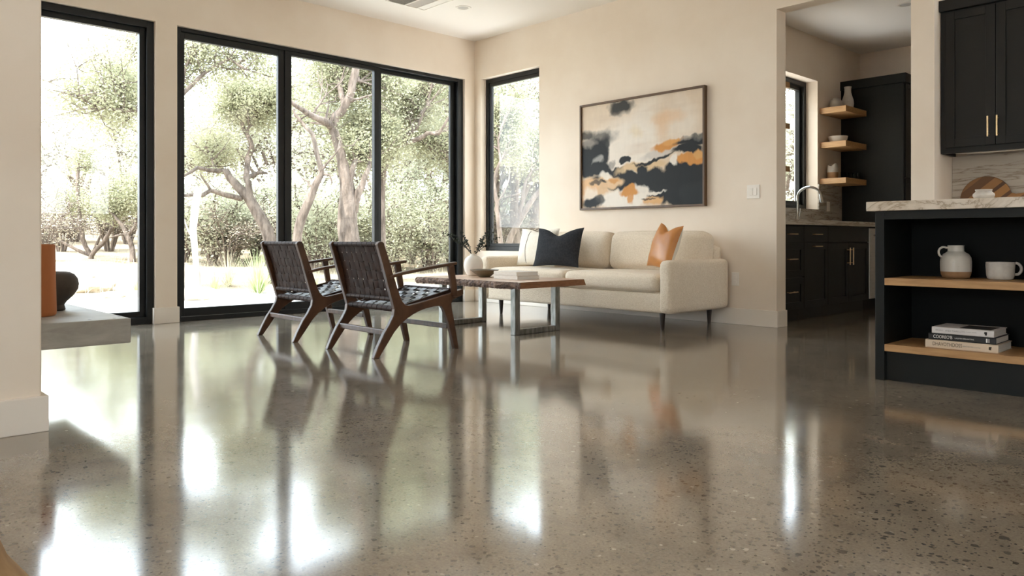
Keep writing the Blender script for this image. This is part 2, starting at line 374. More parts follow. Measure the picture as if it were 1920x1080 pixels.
# ================================================================== THE ROOM
CZ = 3.055
fl = MB().box(-.2, 10.2, -9.7, .2, -.12, 0); fl.box(2.78, 6.2, .2, 3.62, -.12, 0)
struct('floor', fl, 'floor')
ce = MB().box(-.2, 10.2, -9.7, .0, CZ, CZ+.2); struct('ceiling', ce, 'ceiling')
ce2 = MB().box(3.05, 6.05, .156, 3.47, 2.945, 3.05); struct('ceiling_kitchen', ce2, 'ceiling')
rf = MB().box(-.75, 10.6, -10.1, .0, 3.26, 3.40); rf.box(2.5, 6.5, .0, 3.9, 3.26, 3.40); struct('roof', rf, 'roof')

LW = (-5.45, -3.596, 0.0, 2.592); SD = (-3.415, -.149, 0.0, 2.592)
struct('wall_left', wall_with_holes('x', -.20, 0.0, -9.7, .154, 0, CZ+.2, [LW, SD]), 'plaster')
BW = (.115, 1.066, .591, 2.597); OP = (3.791, 4.824, 0.0, 2.611)
struct('wall_back', wall_with_holes('y', 0.0, .154, 0.0, 4.824, 0, CZ+.2, [BW, OP]), 'plaster')
struct('wall_pier', MB().box(4.824, 4.979, 0, .54, 0, CZ+.2), 'plaster')
struct('wall_kitchen', MB().box(4.979, 10.2, .389, .54, 0, CZ+.2), 'plaster')
KW = (1.16, 2.35, 1.052, 2.466)
struct('wall_sink', wall_with_holes('x', 2.78, 3.05, .154, 3.62, 0, CZ+.2, [KW]), 'plaster')
struct('wall_pantry', MB().box(3.05, 6.2, 3.47, 3.62, 0, CZ+.2), 'plaster')
struct('wall_pantry_side', MB().box(6.05, 6.2, .54, 3.47, 0, CZ+.2), 'plaster')
RW1 = (-2.42, -1.77, 1.15, 2.57); RW2 = (-1.51, -.985, 1.15, 2.57); RW_FILL = (-7.2, -5.4, .9, 2.3)  # the widest opening is added, out of view, to let in fill light
struct('wall_right', wall_with_holes('x', 10.0, 10.2, -9.7, .389, 0, CZ+.2, [RW1, RW2, RW_FILL]), 'plaster')
FW_FILL = (4.8, 6.8, .6, 2.3)  # unseen opening behind the camera, added to brighten the room
struct('wall_front', wall_with_holes('y', -9.7, -9.5, 0, 10.2, 0, CZ+.2, [FW_FILL]), 'plaster')
struct('wall_near_left', MB().box(1.9, 3.533, -9.5, -5.188, 0, CZ), 'plaster', bevel=.006)

# baseboards
BH = .137; T = .016
struct('baseboard_back', MB().box(.0, 3.791+T, -T, 0, 0, BH).box(3.791, 3.791+T, 0, .154, 0, BH), 'trim', bevel=.003)
struct('baseboard_left', MB().box(-.035, T, -3.596-T, -3.415+T, 0, BH).box(-.02, T, -.149-T, -T, 0, BH), 'trim', bevel=.003)
struct('baseboard_near_left', MB().box(1.9, 3.533+.02, -9.5, -5.188+.02, 0, .134), 'trim', bevel=.003)
struct('baseboard_pier', MB().box(4.824-T, 4.979, -T, 0, 0, BH).box(4.824-T, 4.824, 0, .5, 0, BH), 'trim', bevel=.003)

def rect_frame(mb, axis, a, b, u0, u1, z0, z1, wl, wr, wt, wb):
    def bx(ua, ub, za, zb):
        if axis == 'x': mb.box(a, b, ua, ub, za, zb)
        else: mb.box(ua, ub, a, b, za, zb)
    if wl: bx(u0, u0+wl, z0, z1)
    if wr: bx(u1-wr, u1, z0, z1)
    if wt: bx(u0+wl, u1-wr, z1-wt, z1)
    if wb: bx(u0+wl, u1-wr, z0, z0+wb)
    return mb
def pane(axis, t, u0, u1, z0, z1, parent):
    mb = MB(); h = .004
    if axis == 'x': mb.box(t-h, t+h, u0, u1, z0, z1)
    else: mb.box(u0, u1, t-h, t+h, z0, z1)
    return obj('pane', mb, 'glass', parent)
def fixed_window(name, axis, a, b, hole, w, label, step=.03):
    u0, u1, z0, z1 = hole; g = .002
    f = rect_frame(MB(), axis, a, b, u0+g, u1-g, z0+g, z1-g, w*.55, w*.55, w*.55, w*.55)
    r = struct(name, f, 'black', None, label, bevel=.002)
    s = rect_frame(MB(), axis, a+(b-a)*.15, b-(b-a)*.35, u0+w*.55+g, u1-w*.55-g, z0+w*.55+g, z1-w*.55-g, w*.45, w*.45, w*.45, w*.45)
    obj('inner_frame', s, 'black', r, bevel=.002)
    pane(axis, (a+b)/2-.01, u0+w+g, u1-w-g, z0+w+g, z1-w-g, r)
    return r
fixed_window('window_1', 'x', -.14, -.035, LW, .105, 'tall black framed window beside the floating concrete hearth')
fixed_window('window_2', 'y', .075, .145, BW, .085, 'narrow black framed window above the left end of the sofa')
fixed_window('window_3', 'x', 2.82, 2.92, KW, .09, 'black framed window above the kitchen sink')
fixed_window('window_4', 'x', 10.04, 10.14, RW2, .09, 'narrow black framed window opposite the patio, nearer the kitchen')
fixed_window('window_5', 'x', 10.04, 10.14, RW1, .09, 'narrow black framed window opposite the patio, nearer the hearth')
fixed_window('window_fill_right', 'x', 10.04, 10.14, RW_FILL, .09, 'wide black framed window added out of view as fill light for the hearth wall')
fixed_window('window_fill_front', 'y', -9.64, -9.54, FW_FILL, .09, 'black framed window added behind the camera to let in fill light')

d1 = struct('door_1', rect_frame(MB(), 'x', -.165, -.035, SD[0]+.002, SD[1]-.002, 0.001, SD[3]-.002, .045, .07, .034, .038), 'black', None,
            'three panel black framed sliding glass door to the patio', bevel=.003)
for (y0, y1, x0, x1, wl, wr, wt) in ((-3.368, -2.382, -.095, -.052, .035, .066, .058), (-2.384, -1.301, -.092, -.040, .070, .062, .040), (-1.302, -.222, -.13, -.096, .060, .068, .040)):
    p = obj('sliding_panel', rect_frame(MB(), 'x', x0, x1, y0, y1, .042, SD[3]-.038, wl, wr, wt, .072), 'black', d1, bevel=.003)
    pane('x', (x0+x1)/2, y0+wl, y1-wr, .114, SD[3]-.038-wt, p)

# ceiling fittings
def downlight(x, y, z, label):
    t = thing('recessed_downlight', label, 'ceiling light', (x, y, z), 'recessed ceiling lights')
    obj('trim_ring', MB().lathe([(.052,.02),(.052,-.002),(.060,-.006),(.078,-.004),(.080,.0)], (x,y,z)), 'white_plastic', t, smooth=True)
    obj('lamp', MB().lathe([(.0001,-.0035),(.040,-.0035),(.050,.0005),(.050,.004)], (x,y,z)), 'off_lamp', t, smooth=True)
    return t
downlight(.925, -.945, CZ, 'small round unlit downlight in the white living room ceiling')
downlight(4.16, 1.80, 2.945, 'small round downlight in the kitchen ceiling')
t = thing('air_vent', 'square white return air vent with grey filter panels in the ceiling', 'vent', (.82, -1.40, CZ))
g = rect_frame(MB(), 'y', 0, 1, 0, 1, 0, 1, 0, 0, 0, 0)
def flat(x0,x1,y0,y1,h): return MB().box(x0,x1,y0,y1,CZ-h,CZ)
fm = MB()
for q in ((.60,1.06,-1.66,-1.645),(.60,1.06,-1.20,-1.185),(.60,.615,-1.645,-1.20),(1.045,1.06,-1.645,-1.20),(.615,1.045,-1.445,-1.43),(.615,1.045,-1.295,-1.28)): fm.box(q[0],q[1],q[2],q[3],CZ-.012,CZ)
obj('vent_frame', fm, 'white_plastic', t, bevel=.002)
obj('filter', flat(.615,1.045,-1.645,-1.445,.006), 'filter', t); obj('filter', flat(.615,1.045,-1.43,-1.295,.006), 'grille', t); obj('filter', flat(.615,1.045,-1.28,-1.20,.006), 'ceiling', t)

# ================================================================== HEARTH CORNER
solo('floating_hearth', MB().box(2.10, 3.20, -5.186, -4.77, .262, .372), 'hearth', 'thick floating grey concrete hearth ledge with pitted edges', 'hearth ledge', (2.65, -4.98, .262), bevel=.004)
solo('cylinder_vase', MB().lathe([(.0001,.0),(.088,.0),(.094,.006),(.096,.02),(.092,.18),(.090,.322),(.087,.328),(.082,.322),(.082,.05),(.0001,.045)], (2.80,-5.07,.3725), 48), 'terracotta', 'tall straight terracotta vase on the concrete hearth', 'vase', (2.80,-5.07,.3725), smooth=True)
pot = [(.0001,0),(.052,0),(.056,.006),(.050,.028),(.062,.045),(.092,.075),(.110,.105),(.114,.130),(.108,.158),(.094,.178),(.074,.189),(.064,.191),(.060,.186),(.066,.165),(.090,.13),(.07,.06),(.0001,.04)]
solo('round_pot', MB().lathe(pot, (2.555,-4.935,.3725), 48), 'dark_clay', 'dark brown rough clay pot beside the terracotta vase', 'pot', (2.555,-4.935,.3725), smooth=True)
st = [(.0001,0),(.182,0),(.186,.010),(.172,.030),(.149,.063),(.137,.095),(.126,.131),(.116,.18),(.108,.26),(.106,.33),(.110,.385),(.112,.40),(.106,.412),(.0001,.414)]
solo('stump_stool', MB().lathe(st, (4.96,-5.70,0), 56), 'pouf_wood', 'honey brown wooden stool, only the edge of its flared foot in view', 'stool', (4.96,-5.70,0), smooth=True)

# ================================================================== ARMCHAIRS
def weave(o, eu, ev, nrm, lu, lv, nu, nv, wu, wv, amp, th, sag=0.0):
    """Woven straps: nu straps run along ev, nv straps run along eu."""
    mb = MB(); o, eu, ev, nrm = Vector(o), Vector(eu), Vector(ev), Vector(nrm)
    pu, pv = lu/nu, lv/nv
    def strap(along, across, c, la, ncross, pc, w, par):
        vs, fs, n = [], [], ncross*4+1
        for i in range(n):
            a = la*i/(n-1); k = a/pc-.5
            off = amp*math.cos(PI*k)*par
            if along is ev: sg = -sag*math.sin(PI*a/la)
            else: sg = -sag*math.sin(PI*c/lv)
            p = o + along*a + across*c + nrm*(off+sg)
            for s1, s2 in ((-1,-1),(1,-1),(1,1),(-1,1)): vs.append(p + across*(s1*w/2) + nrm*(s2*th/2))
            if i:
                b = i*4
                for q in range(4): fs.append((b-4+q, b-4+(q+1)%4, b+(q+1)%4, b+q))
        fs += [(3,2,1,0), tuple(len(vs)-4+q for q in range(4))]
        mb.add(vs, fs)
    for i in range(nu): strap(ev, eu, (i+.5)*pu, lv, nv, pv, wu, 1 if i % 2 else -1)
    for j in range(nv): strap(eu, ev, (j+.5)*pv, lu, nu, pu, wv, -1 if j % 2 else 1)
    return mb
def rounded_bar(p, a, b, w, h): p.bar(a, b, w, h); return p
def make_chair(loc, label):
    t = thing('lounge_chair', label, 'armchair', loc, 'woven leather armchairs facing the coffee table')
    side = [(-.308,0),(-.270,0),(-.205,.085),(-.157,.149),(-.112,.192),(-.064,.224),(-.02,.247),(.03,.266),(.09,.281),(.15,.289),(.19,.291),(.215,.285),(.232,.262),(.252,.22),(.275,.165),(.322,0),(.358,0),
            (.338,.09),(.316,.20),(.300,.262),(.296,.300),(.306,.324),(.345,.338),(.388,.350),(.396,.358),(.396,.388),(.388,.394),(.340,.382),(.283,.368),(.15,.343),(.02,.319),(-.045,.309),(-.075,.315),(-.098,.338),(-.115,.372),(-.135,.425),(-.175,.535),(-.215,.648),(-.234,.700),(-.243,.709),(-.258,.711),(-.272,.706),(-.281,.694),
            (-.245,.585),(-.20,.435),(-.165,.325),(-.156,.290),(-.162,.252),(-.195,.195),(-.232,.146),(-.275,.070)]
    for s in (-1, 1):
        x = s*.275
        f = obj('side_frame', MB().prism(side, x-.017, x+.017, 'x'), 'walnut', t, local=True, bevel=.006)
        ap = MB(); pts = [(-.195,.492),(-.10,.512),(.05,.533),(.20,.552),(.335,.567)]
        q = [(y, z-.011) for y, z in pts] + [(y, z+.009) for y, z in reversed(pts)]
        ap.prism(q, s*.283-.020, s*.283+.020, 'x'); a = obj('armrest', ap, 'walnut', t, local=True, bevel=.006)
        po = MB().prism([(.296,.345),(.334,.345),(.300,.556),(.252,.550)], s*.301-.013, s*.301+.013, 'x')
        obj('arm_post', po, 'walnut', a, local=True, bevel=.005)
    obj('stretcher', MB().bar((-.262,-.205,.150), (.262,-.205,.150), .022, .034), 'walnut', t, local=True, bevel=.005)
    obj('stretcher', MB().bar((-.262,.288,.150), (.262,.288,.150), .022, .034), 'walnut', t, local=True, bevel=.005)
    # seat: woven straps over a frame
    a = Vector((0,-.135,.300)); b = Vector((0,.315,.392)); ev = (b-a).normalized(); nr = Vector((1,0,0)).cross(ev)
    w = .514; o = Vector((-w/2, a.y, a.z))
    seat = weave(o, (1,0,0), ev, nr, w, (b-a).length, 9, 8, .0515, .0505, .0042, .003, .028)
    sw = obj('seat', seat, 'leather_seat', t, local=True)
    def wrapped(p, r0, r1, hw):      # a rail with the strap ends lapped over it, turned as one profile
        pts, rad = [p+Vector((-.258,0,0))], [r0]
        for i in range(9):
            xc = -w/2+w*(i+.5)/9
            for dx, r_ in ((-hw-.0004,r0),(-hw,r1),(hw,r1),(hw+.0004,r0)): pts.append(p+Vector((xc+dx,0,0))); rad.append(r_)
        pts.append(p+Vector((.258,0,0))); rad.append(r0); return MB().tube(pts, rad, 14)
    for p in (a, b): obj('seat_rail', wrapped(p+Vector((0,0,-.010)), .016, .019, .0262), 'leather', sw, local=True)
    for s in (-1, 1): obj('seat_rail', MB().bar(a+Vector((s*.247,.02,-.012)), b+Vector((s*.247,0,-.012)), .020, .026), 'leather', sw, local=True, bevel=.003)
    # backrest
    a = Vector((0,-.155,.352)); b = Vector((0,-.252,.694)); ev = (b-a).normalized(); nr = ev.cross(Vector((1,0,0)))
    o = Vector((-w/2, a.y, a.z)); back = weave(o, (1,0,0), ev, nr, w, (b-a).length, 9, 6, .0492, .0495, .0024, .003, -.010)
    bw = obj('backrest', back, 'leather', t, local=True)
    for p in (a, b): obj('back_rail', wrapped(p, .0125, .0155, .0264), 'leather', bw, local=True)
    return t
ch = make_chair((2.625,-3.0,0), 'woven dark leather walnut armchair nearer the camera and the coffee table corner')
dup(ch, (1.610,-3.0,0), 0, 'woven dark leather walnut armchair behind the other, close to the patio door')

# ================================================================== COFFEE TABLE
t = thing('coffee_table', 'live edge wood slab coffee table on raw steel U legs', 'coffee table', (2.12,-1.55,0))
x0, x1, yn, yf, zt, zb = 1.46, 2.735, -1.925, -1.165, .400, .352
n = 90; rr = random.Random(3)
def edge(x, s): return .012*math.sin(x*7+s)+.008*math.sin(x*19+2*s)+.004*math.sin(x*47+s)
top = MB(); vs = []
nearT, nearB, farT, farB = [], [], [], []
for i in range(n+1):
    x = x0+(x1-x0)*i/n; e = edge(x, .3); e2 = edge(x, 2.1)
    nearT.append((x, yn+.022+e*.6, zt)); nearB.append((x, yn+.012+e*.8, zb))
    farT.append((x, yf-.02+e2, zt)); farB.append((x, yf+.004+e2, zb))
for a, b in ((nearT, nearB), (farT, farB)): pass
allv = nearT+farT+nearB+farB; m_ = n+1; fs = []
for i in range(n):
    fs += [(i, i+1, m_+i+1, m_+i), (2*m_+i, 3*m_+i, 3*m_+i+1, 2*m_+i+1), (m_+i, m_+i+1, 3*m_+i+1, 3*m_+i), (i, 2*m_+i, 2*m_+i+1, i+1)]
fs += [(0, m_, 3*m_, 2*m_), (n, 2*m_+n, 3*m_+n, m_+n)]
obj('tabletop', MB().add(allv, fs), 'slab_wood', t)
eg = MB().add([nearT[-1], farT[-1], farB[-1], nearB[-1]] + [(p[0]+.004, p[1], p[2]) for p in (nearT[-1], farT[-1], farB[-1], nearB[-1])], [(0,1,2,3),(7,6,5,4),(0,4,5,1),(1,5,6,2),(2,6,7,3),(3,7,4,0)])
o = obj('end_grain', eg, 'end_grain', t); o['label'] = 'smooth brown cut end'
bk = MB(); nz = 7; vs = []
for i in range(n*2+1):
    x = x0+(x1-x0)*i/(n*2); e = edge(x, .3)
    for k in range(nz+1):
        f = k/nz; z = zt*(1-f)+(zb-.006)*f
        b_ = .018*math.sin(PI*min(1, f*1.05))+.008*mnoise.noise((x*26, z*60, 0))+.007*mnoise.noise((x*60, z*90, 3))
        edge_in = .022*(1-f)+.010*f
        vs.append((x, yn+edge_in+e*.7-max(b_,-.002)-.001, z+(.004*mnoise.noise((x*40,9,z*50)) if 0 < k else 0)))
fs = []
for i in range(n*2):
    for k in range(nz): a = i*(nz+1)+k; fs.append((a, a+1, a+nz+2, a+nz+1))
o = obj('bark_edge', MB().add(vs, fs), 'bark', t, smooth=True); o['label'] = 'rough dark live bark edge'
for lx in (2.665, 1.785):
    u = MB(); w = .026; h = .026
    u.box(lx-w, lx+w, -1.91, -1.858, 0, .3515); u.box(lx-w, lx+w, -1.468, -1.416, 0, .3515); u.box(lx-w, lx+w, -1.858, -1.468, .0, .042)
    o = obj('leg', u, 'raw_steel', t, bevel=.004)
ZT = .4005
solo('bud_vase', MB().lathe([(.0001,0),(.046,0),(.060,.012),(.078,.045),(.087,.085),(.086,.115),(.074,.150),(.050,.172),(.032,.180),(.030,.194),(.027,.194),(.027,.178),(.07,.12),(.0001,.03)], (1.66,-1.44,ZT), 40), 'white_ceramic', 'round matte white vase at the patio end of the coffee table', 'vase', (1.66,-1.44,ZT), smooth=True)
# dark sprigs standing in the vase
t = thing('leafy_sprigs', 'dark leafy sprigs standing in the round white vase', 'branch', (1.66,-1.44,ZT+.06))
rs = random.Random(11); stems = MB(); lv = MB()
def leaflet(mb, p, d, s, r):
    d = d.normalized(); a = Vector((r.uniform(-1,1), r.uniform(-1,1), r.uniform(-1,1))); e = d.cross(a).normalized(); nn = d.cross(e)*.15
    mb.add([p, p+d*s*.5+e*s*.32+nn*s, p+d*s, p+d*s*.5-e*s*.32+nn*s], [(0,1,2,3)])
RV = Vector((.6878,.7259,0))
for (du, dz, dy) in ((-.26,.19,-.02),(-.19,.185,.03),(-.15,.12,-.05),(-.10,.20,.04),(.10,.17,.02),(.14,.24,-.03),(.21,.15,.05),(.17,.20,.02),(-.06,.12,.06),(.06,.13,-.05)):
    b = Vector((1.66,-1.44,ZT+.07)); nk = Vector((1.66,-1.44,ZT+.192)) + RV*(.018*(1 if du > 0 else -1)); e = nk + RV*du + Vector((-.7259,.6878,0))*dy + Vector((0,0,dz))
    pts = [b, nk]; 
    for k in range(1, 8):
        f = k/7; pts.append(nk.lerp(e, f)+Vector((0,0,.05*math.sin(PI*f)*(.5 if du < 0 else .2)))+Vector((rs.uniform(-1,1),rs.uniform(-1,1),rs.uniform(-1,1)))*.006)
    stems.tube(pts, [.0022]*2+[.002-.0002*k for k in range(7)], 5)
    for k in range(3, 9):
        for j in range(9 if k > 3 else 4):
            d = Vector((rs.uniform(-1,1), rs.uniform(-1,1), rs.uniform(-.6,1))); q = pts[k].lerp(pts[k-1], rs.random())
            leaflet(lv, q, d, rs.uniform(.013,.026), rs)
obj('stems', stems, 'twig', t); obj('leaves', lv, 'dark_leaf', t)
solo('shallow_bowl', MB().lathe([(.0001,0),(.045,0),(.052,.004),(.085,.030),(.115,.052),(.128,.062),(.124,.064),(.085,.038),(.04,.014),(.0001,.012)], (1.905,-1.525,ZT), 44), 'bowl_glaze', 'shallow olive brown bowl on the coffee table', 'bowl', (1.905,-1.525,ZT), smooth=True)
def book(name, loc, w, d, h, rotz, cover, label, cat='book', group=None):
    """Closed book lying flat: spine along local -y, width w along x."""
    t = thing(name, label, cat, loc, group, rotz)
    c = MB().box(-w/2, w/2, -d/2, d/2, 0, .003).box(-w/2, w/2, -d/2, d/2, h-.003, h).box(-w/2, w/2, -d/2, -d/2+.004, .003, h-.003)
    obj('cover', c, cover, t, local=True, bevel=.0015)
    obj('pages', MB().box(-w/2+.004, w/2-.004, -d/2+.004, d/2-.005, .003, h-.003), 'paper', t, local=True)
    return t
book('coffee_table_book', (2.325,-1.545,ZT), .30, .24, .030, R(-3), 'book_linen', 'lower pale cloth book on the coffee table', group='books on the coffee table')
book('coffee_table_book', (2.318,-1.545,ZT+.0305), .29, .235, .032, R(-3), 'book_linen', 'upper pale cloth book on the coffee table', group='books on the coffee table')

# ================================================================== SOFA
t = thing('sofa', 'long cream boucle sofa with dark tapered legs', 'sofa', (2.26,-.48,0))
def rb(name, *a, mat_='boucle', parent=t, **k): return obj(name, MB().rbox(*a, **k), mat_, parent, smooth=True)
rb('base', 1.20, 3.33, -.895, -.10, .138, .302, .025)
rb('arm', 1.13, 1.256, -.915, -.045, .136, .560, .048, n=12)
rb('arm', 3.270, 3.392, -.915, -.045, .136, .560, .048, n=12)
rb('back_frame', 1.20, 3.322, -.175, -.04, .15, .675, .05)
rb('seat_cushion', 1.258, 2.266, -.925, -.28, .300, .448, .05, n=14, puff=(.0,.012,.012))
rb('seat_cushion', 2.268, 3.268, -.925, -.28, .300, .448, .05, n=14, puff=(.0,.012,.012))
for a, b in ((1.262, 2.292), (2.296, 3.315)):
    mb = MB().rbox(a, b, -.11, .10, 0, .35, .075, n=14, puff=(0,.03,.012))
    c = Vector(((a+b)/2, -.255, .440))
    mb.v = [(p[0], p[1], p[2]) for p in mb.v]
    m4 = Matrix.Translation((0,-.262,.440)) @ Matrix.Rotation(R(-9),4,'X')
    mb.v = [tuple(m4 @ Vector(p)) for p in mb.v]
    obj('back_cushion', mb, 'boucle', t, smooth=True)
for lx, ly in ((1.33,-.80),(3.235,-.80),(1.33,-.12),(3.235,-.12)):
    obj('leg', MB().lathe([(.0001,0),(.013,0),(.0145,.004),(.024,.145),(.0001,.145)], (lx,ly,0), 20), 'sofa_leg', t, smooth=True)

def pillow_mb(w, h, th, chop=0.0, k=.07, n=28, seed=0):
    mb = MB(); vs = []; idx = {}
    for side in (-1, 1):
        for i in range(n+1):
            for j in range(n+1):
                u, v = -1+2*i/n, -1+2*j/n
                edge_ = i in (0, n) or j in (0, n)
                if side == 1 and edge_: idx[side,i,j] = idx[-1,i,j]; continue
                x = u*w/2*(1-k*(1-v*v)*abs(u)); z = v*h/2*(1-k*(1-u*u)*abs(v))
                if chop and v > -.6: z -= chop*math.exp(-(u/.42)**2)*((v+.6)/1.6)**2
                tk = th/2*max(0,(1-u*u))**.55*max(0,(1-v*v))**.55
                tk *= 1+.12*mnoise.noise((u*2+seed, v*2, side*3.0))
                idx[side,i,j] = len(vs); vs.append((x, side*tk, z+h/2))
    fs = []
    for side in (-1, 1):
        for i in range(n):
            for j in range(n):
                q = (idx[side,i,j], idx[side,i+1,j], idx[side,i+1,j+1], idx[side,i,j+1]); fs.append(q if side < 0 else q[::-1])
    return mb.add(vs, fs)
def place(mb, loc, rz, tilt, roll=0): return mb.tf(Matrix.Translation(loc) @ Matrix.Rotation(rz,4,'Z') @ Matrix.Rotation(-tilt,4,'X') @ Matrix.Rotation(roll,4,'Y'))
t = thing('throw_pillow', 'cream linen pillow with a thin dark vertical seam', 'pillow', (1.545,-.56,.46), 'throw pillows on the sofa')
obj('cushion', place(pillow_mb(.56,.375,.15,.03,.05,seed=1), (1.570,-.575,.465), R(-4), R(12)), 'cream_linen', t, smooth=True)
sm = MB(); 
for i in range(24):
    z0_, z1_ = -.93+1.84*i/24, -.93+1.84*(i+1)/24
    def sp(v):
        u = -.36; x = u*.28*(1-.05*(1-v*v)*abs(u)); z = v*.1875*(1-.05*(1-u*u)*abs(v))
        if v > -.6: z -= .03*math.exp(-(u/.42)**2)*((v+.6)/1.6)**2
        tk = .075*(1-u*u)**.55*(1-v*v)**.55*(1+.12*mnoise.noise((u*2+1, v*2, -3.0))); return Vector((x, -tk-.0015, z+.1875))
    sm.tube([sp(z0_), sp(z1_)], .0022, 5, cap=False)
obj('seam', place(sm, (1.570,-.575,.465), R(-4), R(12)), 'stitch', t)
solo('throw_pillow', place(pillow_mb(.54,.375,.17,.065,.08,seed=4), (1.965,-.705,.468), R(5), R(14)), 'charcoal_linen', 'charcoal linen pillow in front of the cream one on the sofa', 'pillow', (1.925,-.62,.457), 'throw pillows on the sofa', smooth=True)
t = thing('throw_pillow', 'tan leather pillow leaning at the kitchen end of the sofa', 'pillow', (3.10,-.56,.46), 'throw pillows on the sofa')
tp = pillow_mb(.40,.385,.16,.055,.07,seed=8)
fr = MB(); bkp = MB(); fr.v = list(tp.v); bkp.v = list(tp.v); half = len(tp.f)//2; fr.f = tp.f[:half]; bkp.f = tp.f[half:]
for nm, q, mm in (('front', fr, 'tan_leather'), ('back', bkp, 'cream_linen')):
    used = sorted({i for f in q.f for i in f}); mp_ = {i: k for k, i in enumerate(used)}; q.v = [q.v[i] for i in used]; q.f = [tuple(mp_[i] for i in f) for f in q.f]
    o = obj(nm, place(q, (3.080,-.655,.484), R(-26), R(18), R(5)), mm, t, smooth=True)
    if nm == 'back': o['label'] = 'pale linen back'

# ================================================================== SOFA WALL
def noise2(nx, ny, fx, fy, seed, oct_=4):
    g = np.random.RandomState(seed); out = np.zeros((ny, nx)); amp = 1.0; tot = 0
    for o_ in range(oct_):
        gx, gy = int(fx*2**o_)+2, int(fy*2**o_)+2; lat = g.rand(gy, gx)
        X = np.linspace(0, fx*2**o_, nx); Y = np.linspace(0, fy*2**o_, ny); xi = X.astype(int); yi = Y.astype(int); fxr = X-xi; fyr = Y-yi
        fxr = fxr*fxr*(3-2*fxr); fyr = fyr*fyr*(3-2*fyr)
        A = lat[np.ix_(yi, xi)]; B = lat[np.ix_(yi, xi+1)]; C_ = lat[np.ix_(yi+1, xi)]; D = lat[np.ix_(yi+1, xi+1)]
        out += amp*((A*(1-fxr)+B*fxr)*(1-fyr)[:,None]+(C_*(1-fxr)+D*fxr)*fyr[:,None]); tot += amp; amp *= .5
    return out/tot
def painting_colours(nx, ny):
    u, v = np.meshgrid(np.linspace(0,1,nx), np.linspace(0,1,ny))
    n1 = noise2(nx,ny,7,5,1)-.5; n2 = noise2(nx,ny,7,5,2)-.5; n3 = noise2(nx,ny,22,14,3)-.5; n4 = noise2(nx,ny,4,16,4)-.5; n5 = noise2(nx,ny,40,8,5)-.5
    uu = u+.10*n1+.05*n3; vv = v+.10*n2+.04*n3+.03*n5
    img = np.zeros((ny,nx,3)); img[:] = (.70,.55,.40)
    def blend(mask, c, a=1.0):
        mk = np.clip(mask,0,1)[...,None]*a; img[:] = img*(1-mk)+np.array(c)*mk
    def ell(cx, cy, rx, ry, soft=.12, rot=0.0, U=None, V=None):
        U = uu if U is None else U; V = vv if V is None else V
        c, s = math.cos(rot), math.sin(rot); x = ((U-cx)*c+(V-cy)*s)/rx; y = (-(U-cx)*s+(V-cy)*c)/ry
        d = np.sqrt(x*x+y*y); return np.clip((1-d)/soft+.5,0,1)
    cream, white, black, ochre, peach, grey = (.74,.62,.49),(.83,.76,.67),(.017,.020,.023),(.62,.28,.075),(.74,.47,.26),(.30,.27,.24)
    blend(ell(.5,.75,.62,.35,.8), cream)
    blend(ell(.42,.55,.26,.30,.5), white, .95); blend(ell(.55,.78,.10,.24,.9), white, .7); blend(ell(.86,.72,.10,.20,.9,.25), white, .55); blend(ell(.15,.62,.18,.12,.9), white, .7)
    blend(ell(.76,.80,.10,.06,.9), peach, .55); blend(ell(.70,.70,.05,.10,1.0), peach, .4); blend(ell(.48,.70,.05,.07,1.0), (.75,.60,.35), .4)
    blend(np.clip(n4*2.2,0,1)*(v > .45), (.64,.50,.38), .55)
    blend(ell(.345,.955,.10,.07,.55), (.05,.05,.048)); blend(ell(.30,.90,.05,.045,.8), (.05,.05,.05), .8)
    # dark left cluster
    blend(ell(.03,.72,.08,.05,.7), black, .85); blend(ell(.17,.66,.13,.07,.8), (.04,.043,.045), .8); blend(ell(.10,.50,.16,.16,.25), black); blend(ell(.21,.58,.055,.10,.6), black, .9)
    blend(ell(.03,.62,.08,.035,.8), grey, .85); blend(ell(.13,.44,.055,.045,.6,.6), (.36,.35,.33), .9)
    blend(ell(.12,.36,.16,.06,.35), black); blend(ell(.33,.325,.12,.045,.35), black)
    blend(ell(.405,.425,.042,.035,.3), black); blend(ell(.29,.40,.035,.03,.5), grey, .8)
    # middle bands
    blend(ell(.54,.355,.20,.045,.4,.10), (.68,.50,.30)); blend(ell(.36,.235,.34,.075,.22,-.03), black); blend(ell(.64,.41,.17,.016,.5,.25), black)
    blend(ell(.54,.30,.04,.075,.4), black); blend(ell(.62,.265,.07,.075,.35), black)
    blend(ell(.68,.465,.15,.032,.5,.22), (.60,.55,.50), .8)
    blend(ell(.74,.53,.125,.042,.35,.24), ochre); blend(ell(.79,.56,.07,.03,.5), (.70,.36,.12), .9)
    blend(ell(.93,.535,.13,.035,.35), black); blend(ell(.97,.575,.05,.028,.5), (.10,.10,.095), .9); blend(ell(.88,.57,.05,.02,.6), grey, .7); blend(ell(.90,.47,.12,.045,.3), black)
    # lower right mass
    blend(ell(.86,.15,.27,.19,.15), black); blend(ell(.64,.17,.14,.10,.25), black); blend(ell(.98,.25,.22,.12,.3), black); blend(ell(.80,.31,.10,.06,.3), black); blend(ell(.97,.08,.16,.14,.3), (.022,.026,.029))
    blend(ell(.93,.385,.11,.045,.3,.12), ochre); blend(ell(.99,.43,.04,.035,.4), (.66,.36,.13)); blend(ell(.805,.375,.030,.05,.35), white)
    # lower left
    blend(ell(.05,.17,.11,.125,.25), peach); blend(ell(.08,.10,.06,.10,.5), white, .7); blend(ell(.25,.245,.12,.07,.3), (.72,.50,.30)); blend(ell(.22,.30,.07,.03,.4), white, .9); blend(ell(.18,.17,.045,.10,.5), (.68,.46,.27), .9)
    blend(ell(.30,.26,.05,.03,.5), ochre, .8); blend(ell(.19,.245,.03,.015,.5), black, .9)
